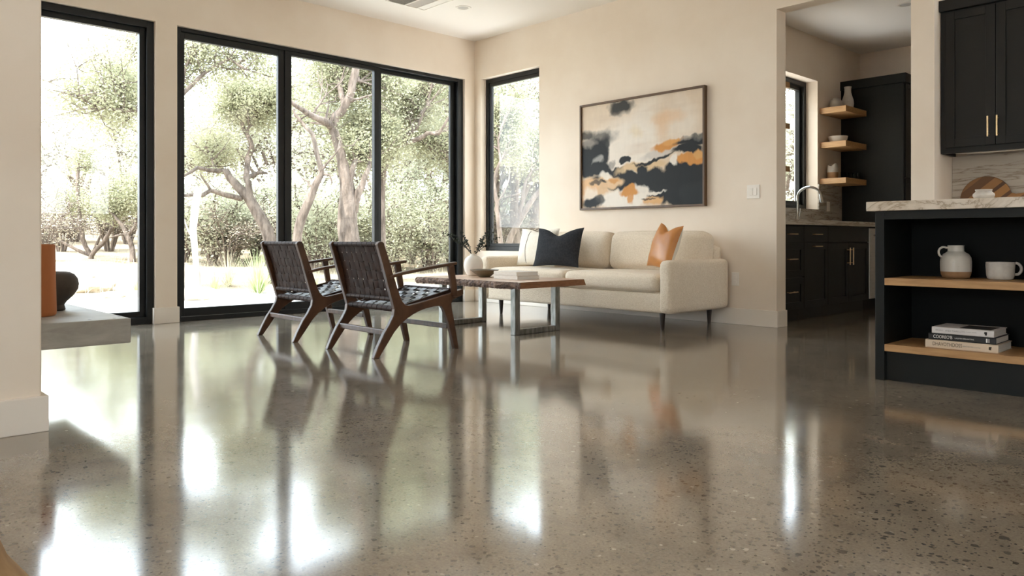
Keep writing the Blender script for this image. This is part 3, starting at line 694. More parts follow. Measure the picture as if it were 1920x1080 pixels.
    blend(ell(.36,.06,.20,.10,.3), white); blend(ell(.52,.13,.09,.07,.35), white, .95); blend(ell(.42,.135,.085,.045,.35), ochre); blend(ell(.43,.08,.022,.06,.5), ochre, .9)
    blend(ell(.10,.03,.09,.055,.4), black); blend(ell(.17,.07,.05,.05,.5), (.05,.05,.05), .9); blend(ell(.13,.245,.06,.02,.5), black, .8)
    blend(ell(.60,.035,.07,.04,.4), (.70,.42,.20)); blend(ell(.57,.055,.05,.012,.5), black, .8); blend(ell(.60,.105,.09,.016,.4), white, .9)
    tex = (noise2(nx,ny,60,10,9)-.5)*.08+(noise2(nx,ny,12,40,12)-.5)*.06; img *= (1+tex)[...,None]
    return np.clip(img,0,1)
t = thing('framed_painting', 'large abstract painting in black, cream and ochre in a thin walnut frame', 'painting', (2.414,-.02,1.02))
px0, px1, pz0, pz1 = 1.686, 3.142, 1.018, 2.080; fw = .020
obj('picture_frame', rect_frame(MB(), 'y', -.048, -.001, px0, px1, pz0, pz1, fw, fw, fw, fw), 'brown_frame', t, bevel=.002)
nx, ny = 300, 220; cols = painting_colours(nx, ny); cx0, cx1, cz0, cz1 = px0+fw, px1-fw, pz0+fw, pz1-fw
vs = [(cx0+(cx1-cx0)*i/(nx-1), -.030, cz0+(cz1-cz0)*j/(ny-1)) for j in range(ny) for i in range(nx)]
fs = [(j*nx+i, j*nx+i+1, (j+1)*nx+i+1, (j+1)*nx+i) for j in range(ny-1) for i in range(nx-1)]
def canvas_mat():
    m, nt, out = new_mat('painted_canvas'); b = N(nt, 'ShaderNodeBsdfPrincipled'); a = N(nt, 'ShaderNodeAttribute'); a.attribute_name = 'pigment'
    L(nt, a.outputs['Color'], b.inputs['Base Color']); b.inputs['Roughness'].default_value = .6; b.inputs['Specular IOR Level'].default_value = .25
    bump(nt, b, noise(nt, coords(nt), 60, 4), .15, .002); L(nt, b.outputs[0], out.inputs['Surface']); return m
M['canvas'] = canvas_mat()
cv = MB().add(vs, fs); o = obj('canvas', cv, 'canvas', t, smooth=False)
at = o.data.color_attributes.new('pigment', 'FLOAT_COLOR', 'POINT'); c_ = np.ones((ny*nx, 4), dtype=np.float32); c_[:,:3] = cols.reshape(-1,3); at.data.foreach_set('color', c_.ravel())
obj('backing', MB().box(cx0, cx1, -.027, -.002, cz0, cz1), 'brown_frame', t)

t = thing('light_switch', 'white double rocker light switch on the plaster beside the kitchen opening', 'light switch', (3.585,0,1.124))
obj('plate', MB().box(3.527, 3.643, -.007, -.0005, 1.066, 1.182), 'white_plastic', t, bevel=.003)
for a in (3.551, 3.589): obj('rocker', MB().box(a, a+.031, -.011, -.0068, 1.092, 1.156), 'white_plastic', t, bevel=.002)
t = thing('wall_outlet', 'white wall outlet just past the arm of the sofa', 'outlet', (3.418,0,.385))
obj('plate', MB().box(3.383, 3.453, -.007, -.0005, .328, .442), 'white_plastic', t, bevel=.003)
for z in (.362, .402): obj('socket', MB().box(3.404, 3.432, -.0095, -.0068, z-.013, z+.013), 'white_plastic', t, bevel=.002)
# ================================================================== KITCHEN
def shaker(mb, axis, f, sgn, u0, u1, z0, z1, rail=.058, th=.02, rec=.009, flat_=False):
    """Door front whose outer face is at f on the given axis, facing sgn."""
    def bx(ua, ub, za, zb, d0, d1):
        a, b = sorted((f-sgn*d0, f-sgn*d1))
        if axis == 'x': mb.box(a, b, ua, ub, za, zb)
        else: mb.box(ua, ub, a, b, za, zb)
    if flat_: bx(u0, u1, z0, z1, 0, th); return mb
    bx(u0, u0+rail, z0, z1, 0, th); bx(u1-rail, u1, z0, z1, 0, th); bx(u0+rail, u1-rail, z0, z0+rail, 0, th); bx(u0+rail, u1-rail, z1-rail, z1, 0, th)
    bx(u0+rail, u1-rail, z0+rail, z1-rail, rec, th); return mb
def pull(axis, f, sgn, a, b, parent, vert, c, m='brass', r=.0055, off=.03):
    """Bar pull from a to b; c is its position on the other axis."""
    mb = MB()
    def P(t, d): 
        q = f+sgn*d
        u, z = (c, t) if vert else (t, c)
        return (q,u,z) if axis == 'x' else (u,q,z)
    mb.tube([P(a,off), P(b,off)], r, 10)
    ins = (b-a)*.12
    for t_ in (a+ins, b-ins): mb.tube([P(t_,.0), P(t_,off)], r*.8, 8)
    return obj('handle', mb, m, parent, smooth=True)
FX = 3.68
def carcass(t, y0, y1, z1=.852):
    obj('body', MB().box(3.054, FX-.021, y0, y1, .11, z1).box(3.054, FX-.06, y0, y1, 0.0, .11), 'cab', t)
# drawer stack
t = thing('drawer_cabinet', 'dark three drawer base cabinet next to the kitchen opening', 'cabinet', (3.37,.44,0), 'base cabinets along the sink wall')
carcass(t, .158, .720)
for z0, z1, fl_ in ((.700,.845,True),(.393,.690,False),(.113,.385,False)):
    d = obj('drawer', shaker(MB(), 'x', FX, 1, .161, .718, z0, z1, flat_=fl_), 'cab', t, bevel=.0015)
    zc = {.700:.770,.393:.551,.113:.262}[z0]; pull('x', FX, 1, .382, .542, d, False, zc)
t = thing('pullout_cabinet', 'dark base cabinet with one drawer over a tall pullout front', 'cabinet', (3.37,.96,0), 'base cabinets along the sink wall')
carcass(t, .722, 1.204)
d = obj('drawer', shaker(MB(), 'x', FX, 1, .724, 1.202, .700, .845, flat_=True), 'cab', t, bevel=.0015); pull('x', FX, 1, .870, 1.025, d, False, .770)
d = obj('door', shaker(MB(), 'x', FX, 1, .724, 1.202, .113, .690), 'cab', t, bevel=.0015); pull('x', FX, 1, .870, 1.025, d, False, .660)
t = thing('sink_cabinet', 'dark two door sink base cabinet below the faucet', 'cabinet', (3.37,1.67,0), 'base cabinets along the sink wall')
carcass(t, 1.206, 2.146)
obj('false_front', shaker(MB(), 'x', FX, 1, 1.208, 2.144, .700, .845, flat_=True), 'cab', t, bevel=.0015)
d = obj('door', shaker(MB(), 'x', FX, 1, 1.208, 1.664, .113, .690), 'cab', t, bevel=.0015); pull('x', FX, 1, .475, .642, d, True, 1.625)
d = obj('door', shaker(MB(), 'x', FX, 1, 1.667, 2.144, .113, .690), 'cab', t, bevel=.0015); pull('x', FX, 1, .475, .642, d, True, 1.700)
t = thing('dishwasher', 'stainless steel dishwasher at the end of the sink run', 'dishwasher', (3.37,2.45,0))
obj('body', MB().box(3.054, FX-.02, 2.150, 2.752, .11, .852).box(3.054, FX-.06, 2.150, 2.752, 0, .11), 'shadow_gap', t)
d = obj('door', MB().box(FX-.02, FX+.004, 2.153, 2.750, .115, .838), 'steel', t, bevel=.003); pull('x', FX+.004, 1, 2.20, 2.70, d, False, .765, 'chrome', .011, .045)
solo('filler_panel', MB().box(3.054, FX-.01, 2.756, 2.936, 0, .852), 'cab', 'narrow dark filler panel between dishwasher and tall cabinet', 'panel', (3.3,2.85,0))
solo('sink_worktop', MB().box(3.052, 3.715, .157, 2.936, .853, .899), 'backsplash_stone', 'taupe veined stone worktop along the sink wall', 'worktop', (3.38,1.55,.853), bevel=.003)
solo('sink_backsplash', wall_with_holes('x', 3.0505, 3.066, .157, 2.936, .900, 1.332, [(.95, 2.35, 1.052, 1.332)]), 'backsplash_stone', 'taupe stone backsplash slab behind the faucet and below the shelves', 'backsplash', (3.058,1.5,.9))
t = thing('wall_outlet', 'pale outlet cover on the stone backsplash under the lowest shelf', 'outlet', (3.07,2.575,1.09))
obj('plate', MB().box(3.0665, 3.072, 2.537, 2.612, 1.036, 1.146), 'white_plastic', t, bevel=.002)
obj('socket', MB().box(3.0715, 3.075, 2.558, 2.591, 1.055, 1.127), 'white_plastic', t, bevel=.002)
# faucet
t = thing('gooseneck_faucet', 'brushed nickel gooseneck faucet in front of the kitchen window', 'faucet', (3.16,1.65,.8995))
f = MB().lathe([(.0001,0),(.027,0),(.027,.006),(.021,.012),(.018,.06),(.0135,.07),(.0135,.10)], (3.16,1.65,.8995), 24)
pts = [(3.16,1.65,.99),(3.16,1.65,1.08),(3.16,1.65,1.15)]
for k in range(1, 13):
    a = PI*k/12*.93; pts.append((3.16+.125*(1-math.cos(a)), 1.65, 1.15+.105*math.sin(a)))
f.tube(pts, .0125, 14); obj('spout', f, 'chrome', t, smooth=True)
e = Vector(pts[-1]); obj('spray_head', MB().tube([e+Vector((-.003,0,.012)), e+Vector((.004,0,-.03)), e+Vector((.010,0,-.082))], [.0125,.0165,.0185], 16), 'chrome', t, smooth=True)
obj('lever', MB().tube([(3.16,1.668,.945),(3.16,1.70,.950)], .009, 12).tube([(3.16,1.692,.955),(3.166,1.705,1.04)], [.007,.005], 10), 'chrome', t, smooth=True)
# floating shelves
def shelf(y0, y1, z0, z1, label): solo('floating_shelf', MB().box(3.0515, 3.342, y0, y1, z0, z1), 'oak', label, 'shelf', (3.2,(y0+y1)/2,z0), 'floating oak shelves by the sink window', bevel=.002)
for z0, z1, w in ((2.107,2.171,'top'),(1.730,1.793,'middle'),(1.333,1.393,'lowest')):
    shelf(2.395, 2.938, z0, z1, w+' oak corner shelf between the window and the tall dark cabinet')
for z0, z1, w in ((2.182,2.234,'top'),(1.787,1.838,'middle'),(1.376,1.427,'lowest')):
    shelf(.40, 1.130, z0, z1, w+' oak shelf on the near side of the window, only its end showing')
# things on the shelves
solo('round_vase', MB().lathe([(.0001,0),(.034,0),(.056,.020),(.070,.055),(.068,.085),(.048,.112),(.028,.120),(.030,.128),(.026,.128),(.024,.118),(.06,.06),(.0001,.02)], (3.14,2.605,2.1715), 32), 'vase_grey', 'small round stoneware vase on the top oak shelf', 'vase', (3.14,2.605,2.1715), smooth=True)
solo('bottle_vase', MB().lathe([(.0001,0),(.042,0),(.058,.025),(.064,.07),(.060,.115),(.044,.165),(.036,.20),(.036,.24),(.040,.262),(.034,.262),(.03,.20),(.0001,.06)], (3.21,2.755,2.1715), 32), 'vase_grey', 'tall pale bottle shaped vase on the top oak shelf', 'vase', (3.21,2.755,2.1715), smooth=True)
def nest(z, s, label):
    solo('serving_bowl', MB().lathe([(.0001,0),(.060*s,0),(.066*s,.004),(.096*s,.036),(.104*s,.072),(.100*s,.073),(.088*s,.036),(.0001,.012)], (3.17,2.59,z), 36), 'white_ceramic', label, 'bowl', (3.17,2.59,z), smooth=True)
nest(1.7935, 1.0, 'pale wide serving bowl on the middle oak shelf')
t = thing('wavy_pitcher', 'two tone stoneware jar with a wavy rim on the lowest oak shelf', 'jar', (3.135,2.535,1.3935))
mb = MB(); n_ = 40; prof = [(.0001,0),(.050,0),(.056,.008),(.060,.05),(.060,.085)]
obj('base_band', mb.lathe(prof[:4]+[(.060,.072)], (3.135,2.535,1.3935), n_), 'raw_clay', t, smooth=True)
vs = []; fs = []
for k in range(n_):
    a = 2*PI*k/n_; c, s = math.cos(a), math.sin(a); rim = .158+.012*math.cos(2*a+.6)-.012*math.exp(-((a-4.9)/.35)**2)
    for r_, z_ in ((.0603,.072),(.058,.12),(.050,rim-.01),(.047,rim),(.044,rim),(.048,.10),(.045,.075)): vs.append((3.135+r_*c, 2.535+r_*s, 1.3935+z_))
for k in range(n_):
    for j in range(6): a = k*7+j; b = ((k+1) % n_)*7+j; fs.append((a, b, b+1, a+1))
obj('glazed_body', MB().add(vs, fs), 'vase_grey', t, smooth=True)
for i, (x, y) in enumerate(((3.20,2.665),(3.255,2.705),(3.20,2.745),(3.262,2.79),(3.21,2.83),(3.27,2.87))):
    solo('glass_tumbler', MB().lathe([(.0001,0),(.024,0),(.027,.003),(.030,.080),(.0285,.080),(.0255,.006),(.0001,.006)], (x,y,1.3935), 22), 'glass_tumbler', 'small clear glass tumbler in the cluster on the lowest oak shelf', 'glass', (x,y,1.3935), 'tumblers on the lowest shelf', smooth=True)
# tall cabinet
t = thing('tall_cabinet', 'tall dark panelled refrigerator cabinet beyond the oak shelves', 'cabinet', (3.42,3.2,0))
obj('side_panel', MB().box(3.054, 3.735, 2.940, 2.965, 0, 2.44), 'cab', t)
obj('body', MB().box(3.054, 3.72, 2.966, 3.466, 0.0, 2.44), 'cab', t)
obj('crown', MB().box(3.054, 3.765, 2.915, 3.466, 2.435, 2.535), 'cab', t, bevel=.003)
for z0, z1 in ((.11,1.385),(1.40,2.425)): 
    d = obj('door', shaker(MB(), 'x', 3.748, 1, 2.97, 3.46, z0, z1, rail=.05), 'cab', t, bevel=.002)

# island with open shelves
t = thing('open_shelf_island', 'dark kitchen island with two open oak shelves facing the room', 'kitchen island', (5.95,-1.4,0))
obj('body', MB().box(5.27, 6.66, -1.40, -.95, 0, .868), 'cab', t)
obj('side_panel', MB().box(5.270, 5.316, -1.800, -1.401, 0, .868), 'cab', t, bevel=.002)
obj('side_panel', MB().box(6.614, 6.660, -1.800, -1.401, 0, .868), 'cab', t, bevel=.002)
obj('top_rail', MB().box(5.317, 6.613, -1.800, -1.760, .826, .868).box(5.317, 6.613, -1.759, -1.401, .85, .868), 'cab', t)
obj('back_panel', MB().box(5.317, 6.613, -1.420, -1.401, .0, .85), 'cab_in', t)
obj('toe_panel', MB().box(5.317, 6.613, -1.772, -1.755, 0, .150), 'cab', t)
for z0, z1 in ((.489,.526),(.151,.187)):
    o = obj('shelf', MB().box(5.317, 6.613, -1.802, -1.421, z0, z1), 'oak', t, bevel=.002); o['label'] = 'oak shelf board'
solo('island_countertop', MB().box(5.238, 6.70, -1.835, -.90, .869, .917), 'quartzite', 'thick cream veined stone countertop on the dark island', 'countertop', (5.95,-1.37,.869), bevel=.003)
# jug
JX, JY, JZ = 5.578, -1.565, .5265
t = thing('stoneware_jug', 'white glazed jug with a bare clay foot on the upper island shelf', 'jug', (JX,JY,JZ))
jp = [(.0001,0),(.050,0),(.060,.004),(.067,.018),(.0695,.034)]
o = obj('clay_foot', MB().lathe(jp, (JX,JY,JZ), 40), 'raw_clay', t, smooth=True); o['label'] = 'unglazed tan foot'
jb = [(.0697,.034),(.071,.06),(.071,.085),(.068,.105),(.058,.122),(.042,.132),(.037,.137),(.0365,.160),(.0385,.166),(.035,.167),(.033,.16),(.034,.138),(.062,.10),(.062,.036)]
obj('body', MB().lathe(jb, (JX,JY,JZ), 40), 'stoneware', t, smooth=True)
hd = Vector((-.80,-.60,0)); c = Vector((JX,JY,JZ))
pts = []
for k in range(11):
    a = R(250)-R(250-18)*k/10
    pts.append(c + hd*(.053+.030*math.cos(R(205)-k/10*R(250))*1.0+.004) + Vector((0,0,.132+.028*math.sin(R(205)-k/10*R(250)))))
pts = [c+hd*.034+Vector((0,0,.155))] + [c+hd*(.058+.024*math.cos(a))+Vector((0,0,.132+.026*math.sin(a))) for a in [R(120-22*k) for k in range(10)]] + [c+hd*.060+Vector((0,0,.108))]
obj('handle', MB().tube(pts, [.0055]*len(pts), 10), 'stoneware', t, smooth=True)
# cup
CX, CY = 5.772, -1.555
t = thing('marbled_mug', 'wide marbled ceramic mug on the upper island shelf', 'mug', (CX,CY,JZ))
obj('body', MB().lathe([(.0001,0),(.048,0),(.055,.005),(.0595,.02),(.061,.045),(.0625,.068),(.0615,.085),(.058,.086),(.058,.07),(.055,.02),(.0001,.012)], (CX,CY,JZ), 40), 'marbled_cup', t, smooth=True)
hd = Vector((.88,.47,0)); c = Vector((CX,CY,JZ))
pts = [c+hd*.057+Vector((0,0,.078))]+[c+hd*(.062+.028*math.cos(a))+Vector((0,0,.052+.030*math.sin(a))) for a in [R(75-17*k) for k in range(9)]]+[c+hd*.058+Vector((0,0,.024))]
obj('handle', MB().tube(pts, .0068, 10), 'marbled_cup', t, smooth=True)
# books on the lower island shelf
def text_mesh(name, body, size, parent, m, xform):
    cu = bpy.data.curves.new(name, 'FONT'); cu.body = body; cu.size = size; cu.extrude = .0002; cu.align_y = 'CENTER'
    tmp = bpy.data.objects.new('tmp_text', cu); COL.objects.link(tmp); bpy.context.view_layer.update()
    me = bpy.data.meshes.new_from_object(tmp.evaluated_get(bpy.context.evaluated_depsgraph_get())); bpy.data.objects.remove(tmp); bpy.data.curves.remove(cu)
    mb = MB(); mb.v = [tuple(xform @ v.co) for v in me.vertices]; mb.f = [tuple(p.vertices) for p in me.polygons]; bpy.data.meshes.remove(me)
    return obj(name, mb, m, parent, local=True)
def shelf_book(x0, x1, yf, z0, h, d, cover, label, texts, mark, ink):
    t = book('cookbook', ((x0+x1)/2, yf+d/2, z0), x1-x0, d, h, 0, cover, label, group='books on the lower island shelf')
    w = x1-x0; sp_ = None
    for body, frac, size, m, sq, dz in texts:
        X = Matrix.Translation((-w/2+frac*w, -d/2-.0006, h/2+dz)) @ Matrix.Rotation(R(90),4,'X') @ Matrix.Diagonal((sq,1,1,1))
        text_mesh('spine_title', body, size, t, m, X)
    mx_ = w/2-.034; mb = MB()
    for (a, b, c_, d_) in mark: mb.box(mx_+a, mx_+b, -d/2-.0008, -d/2-.0001, h/2+c_, h/2+d_)
    obj('publisher_mark', mb, ink, t, local=True)
    return t
S = .1875
shelf_book(5.498, 5.816, -1.762, S, .0395, .235, 'book_cream', 'thick cream book at the bottom of the island shelf stack',
           [('DHAVOTHDOSS', .105, .0255, 'ink_brown', .70, 0), ('BRACHESTER', .53, .0075, 'ink_grey', 1.0, -.001), ('LOSTRIE', .675, .006, 'ink_grey', 1.3, -.002)],
           [(-.006,.004,-.007,.007),(-.003,.006,.002,.008)], 'ink_brown')
shelf_book(5.512, 5.806, -1.760, S+.040, .0315, .225, 'book_black', 'black book in the middle of the island shelf stack',
           [("COOREO'B", .075, .0225, 'ink_white', .76, 0), ('LAUHIN BRANTINE', .40, .0085, 'ink_white', 1.15, -.001)],
           [(-.008,-.001,-.009,.009),(.003,.006,-.009,.009)], 'ink_white')
t = shelf_book(5.526, 5.797, -1.757, S+.072, .0315, .22, 'book_white', 'white book on top of the island shelf stack',
           [('ON SOUL', .065, .0095, 'ink_grey', .82, 0), ('AND MARKLETS', .225, .0125, 'ink_grey', .95, 0), ('CLASSIC SHORE', .555, .006, 'ink_grey', 1.1, .001)],
           [(-.007,.005,-.002,.008),(-.004,.004,-.008,.001)], 'ink')
obj('cover_picture', MB().box(-.02, .115, -.085, .07, .0315, .0319), 'ink', t, local=True)
# jar on the island
solo('flared_jar', MB().lathe([(.0001,0),(.032,0),(.041,.008),(.0475,.020),(.0465,.030),(.038,.038),(.034,.043),(.037,.047),(.0375,.052),(.034,.052),(.031,.044),(.04,.025),(.0001,.01)], (5.712,-1.60,.9175), 40), 'marbled_cup', 'small squat white jar with a flared rim on the island', 'jar', (5.712,-1.60,.9175), smooth=True)
# back counter, upper cabinet, backsplash
t = thing('range_wall_cabinet', 'dark base cabinet under the range wall, hidden behind the island', 'cabinet', (5.8,.09,0))
obj('body', MB().box(4.982, 6.70, -.20, .386, .10, .806).box(4.982, 6.70, -.14, .386, 0, .10), 'cab', t)
for a, b in ((4.99,5.55),(5.555,6.12),(6.125,6.69)): 
    d = obj('door', shaker(MB(), 'y', -.221, -1, a, b, .105, .80), 'cab', t, bevel=.0015); pull('y', -.221, -1, b-.25, b-.09, d, False, .74)
solo('range_worktop', MB().box(4.982, 6.72, -.235, .370, .807, .848), 'quartzite', 'cream stone worktop against the range wall behind the island', 'worktop', (5.8,.08,.807), bevel=.003)
solo('range_backsplash', MB().box(4.982, 6.72, .372, .3885, .849, 1.333), 'backsplash_stone', 'veined taupe stone backsplash under the dark wall cabinet', 'backsplash', (5.8,.38,.807))
t = thing('wall_cabinet', 'dark two door wall cabinet with brass pulls above the round board', 'cabinet', (5.34,.25,1.335))
obj('body', MB().box(4.984, 5.70, .122, .386, 1.354, 2.345).box(4.984, 5.70, .122, .140, 1.334, 1.354).box(4.984, 5.002, .14, .386, 1.334, 1.354), 'cab_warm', t)
obj('crown', MB().box(4.980, 5.72, .085, .386, 2.345, 2.425), 'cab_warm', t, bevel=.003)
d = obj('door', shaker(MB(), 'y', .101, -1, 5.020, 5.328, 1.374, 2.335), 'cab_warm', t, bevel=.002); pull('y', .101, -1, 1.428, 1.568, d, True, 5.290)
d = obj('door', shaker(MB(), 'y', .101, -1, 5.332, 5.640, 1.374, 2.335), 'cab_warm', t, bevel=.002); pull('y', .101, -1, 1.428, 1.568, d, True, 5.345)
solo('undercabinet_light', MB().box(5.11, 5.69, .195, .262, 1.3345, 1.3535).box(5.055, 5.11, .20, .26, 1.338, 1.3535), 'lightbar', 'slim pale light bar under the wall cabinet', 'light bar', (5.4,.23,1.3345), bevel=.002)
poly = []
Rb = .163
for k in range(64):
    a = 2*PI*k/64
    if abs((a+PI) % (2*PI)-PI) < .17: continue
    poly.append((Rb*math.cos(a), Rb*math.sin(a)))
start = [(Rb*math.cos(.17), Rb*math.sin(.17)), (.190,.017),(.225,.018),(.275,.026),(.302,.022),(.310,.004),(.300,-.014),(.27,-.018),(.225,-.012),(.190,-.015),(Rb*math.cos(.17), -Rb*math.sin(.17))]
poly = [p for p in poly if True]
i0 = min(range(len(poly)), key=lambda i: math.atan2(poly[i][1], poly[i][0]) if math.atan2(poly[i][1], poly[i][0]) > 0 else 9)
arc = poly[i0:]+poly[:i0]
full = start[::-1][0:0]+arc+[start[-1]]+start[::-1][1:-1]+[start[0]]
mb = MB().prism(full, -.009, .009, 'y'); mb.tf(Matrix.Translation((5.207,.345,1.0125)) @ Matrix.Rotation(R(-5),4,'X') @ Matrix.Rotation(R(-4),4,'Y'))
solo('cutting_board', mb, 'board', 'round striped wooden cutting board with a handle leaning on the backsplash', 'cutting board', (5.207,.345,1.0125), bevel=.003)
# ================================================================== OUTSIDE
def gz(x, y=0):
    t = -3.7-x
    if t < 0: return -.06
    return -.06+.055*t+.05*mnoise.noise((x*.5, y*.5, 1))*min(1, t)
gx = np.linspace(-60, 2.7, 90); gy = np.linspace(-45, 60, 120); vs = []; fs = []
for x in gx:
    for y in gy: vs.append((x, y, min(gz(x, y), 1.6)))
for i in range(len(gx)-1):
    for j in range(len(gy)-1):
        if gx[i+1] > -.9 and gy[j] < .9: continue
        a = i*len(gy)+j; fs.append((a, a+len(gy), a+len(gy)+1, a+1))
struct('ground', MB().add(vs, fs), 'ground', smooth=True)
struct('patio', MB().box(-3.75, -.21, -11, 1.8, -.20, -.025), 'patio', bevel=.01)

def grow(name, limbs, nleaf, leaf=.060, reach=.75, seed=1, blob=.20, away=(0,0,0), thin=.042, low=.9, keep=None):
    """Bark mesh and leaf mesh for one tree from its limb skeleton: twigs leave the thin limbs and carry leaf clusters."""
    r = random.Random(seed); tr = MB(); tips = []; away = Vector(away); open_side = Vector((-.726,.688,0))
    for Lm in limbs:
        pts = [Vector(p[:3]) for p in Lm]; rad = [max(p[3], .006) for p in Lm]
        P2, R2 = [pts[0]], [rad[0]]
        for i in range(len(pts)-1):                       # smooth and roughen the limb a little
            for f in (.5, 1.0):
                q = pts[i].lerp(pts[i+1], f)
                if f == .5: q += Vector((r.uniform(-1,1), r.uniform(-1,1), r.uniform(-.6,.6)))*.02
                P2.append(q); R2.append(rad[i]*(1-f)+rad[i+1]*f)
        tr.tube(P2, R2, 9)
        for i in range(1, len(P2)):
            if R2[i] < thin and P2[i].z > low: tips.append((P2[i], (P2[i]-P2[i-1]).normalized(), R2[i]))
    twigs = []
    for p, d, rd in tips:
        for _ in range(9):
            if _ > 3 and (keep is None or len(twigs) >= 12*(tips.index((p,d,rd))+1)): break
            dr = (d*.4+away*.55+Vector((r.uniform(-1,1), r.uniform(-1,1), r.uniform(-.45,.95)))).normalized(); ln = reach*r.uniform(.4,1.15)
            a = p; mid = p+dr*ln*.5+Vector((r.uniform(-1,1), r.uniform(-1,1), r.uniform(-.3,.6)))*.08; e = p+dr*ln+Vector((0,0,r.uniform(-.10,.12)))
            if keep is not None and e.dot(open_side) < keep-.05: continue
            tr.tube([a, mid, e], [rd*.45+.003, .007, .003], 5, cap=False); twigs.append((a, mid, e))
            for _2 in range(2):
                e2 = mid+(away*.5+Vector((r.uniform(-1,1), r.uniform(-1,1), r.uniform(-.5,.8)))).normalized()*reach*r.uniform(.3,.7)
                if keep is not None and e2.dot(open_side) < keep-.05: continue
                tr.tube([mid, (mid+e2)/2+Vector((0,0,.02)), e2], [.007,.005,.003], 4, cap=False); twigs.append((mid, (mid+e2)/2, e2))
    lv = leaves(twigs, nleaf, leaf, blob, r)
    return tr, lv
def leaves(twigs, n, leaf, blob, r):
    rs_ = np.random.RandomState(r.randint(0, 99999)); k = rs_.randint(0, len(twigs), n)
    A = np.array([t[0] for t in twigs])[k]; B = np.array([t[1] for t in twigs])[k]; C_ = np.array([t[2] for t in twigs])[k]
    f = rs_.beta(2.2, 1.0, n)[:,None]; p = np.where(f < .5, A+(B-A)*f*2, B+(C_-B)*(f*2-1))
    g = rs_.normal(size=(n,3)); p = p+g*blob*(.35+.5*rs_.rand(n,1))
    d = rs_.normal(size=(n,3)); d[:,2] = d[:,2]*.6; d /= np.linalg.norm(d, axis=1)[:,None]
    q = rs_.normal(size=(n,3)); e = np.cross(d, q); e /= np.linalg.norm(e, axis=1)[:,None]
    s = leaf*(.6+.8*rs_.rand(n,1)); V = np.stack([p, p+d*s*.5+e*s*.27, p+d*s, p+d*s*.5-e*s*.27], 1).reshape(-1,3)
    return V
def leaf_obj(name, V, m, parent):
    n = len(V)//4; me = bpy.data.meshes.new(name); me.vertices.add(n*4); me.vertices.foreach_set('co', V.astype(np.float32).ravel())
    me.loops.add(n*4); me.loops.foreach_set('vertex_index', np.arange(n*4, dtype=np.int32)); me.polygons.add(n)
    me.polygons.foreach_set('loop_start', np.arange(0, n*4, 4, dtype=np.int32)); me.polygons.foreach_set('loop_total', np.full(n, 4, dtype=np.int32)); me.update(); me.validate()
    me.materials.append(M[m]); o = bpy.data.objects.new(name, me); COL.objects.link(o); o.parent = parent; return o
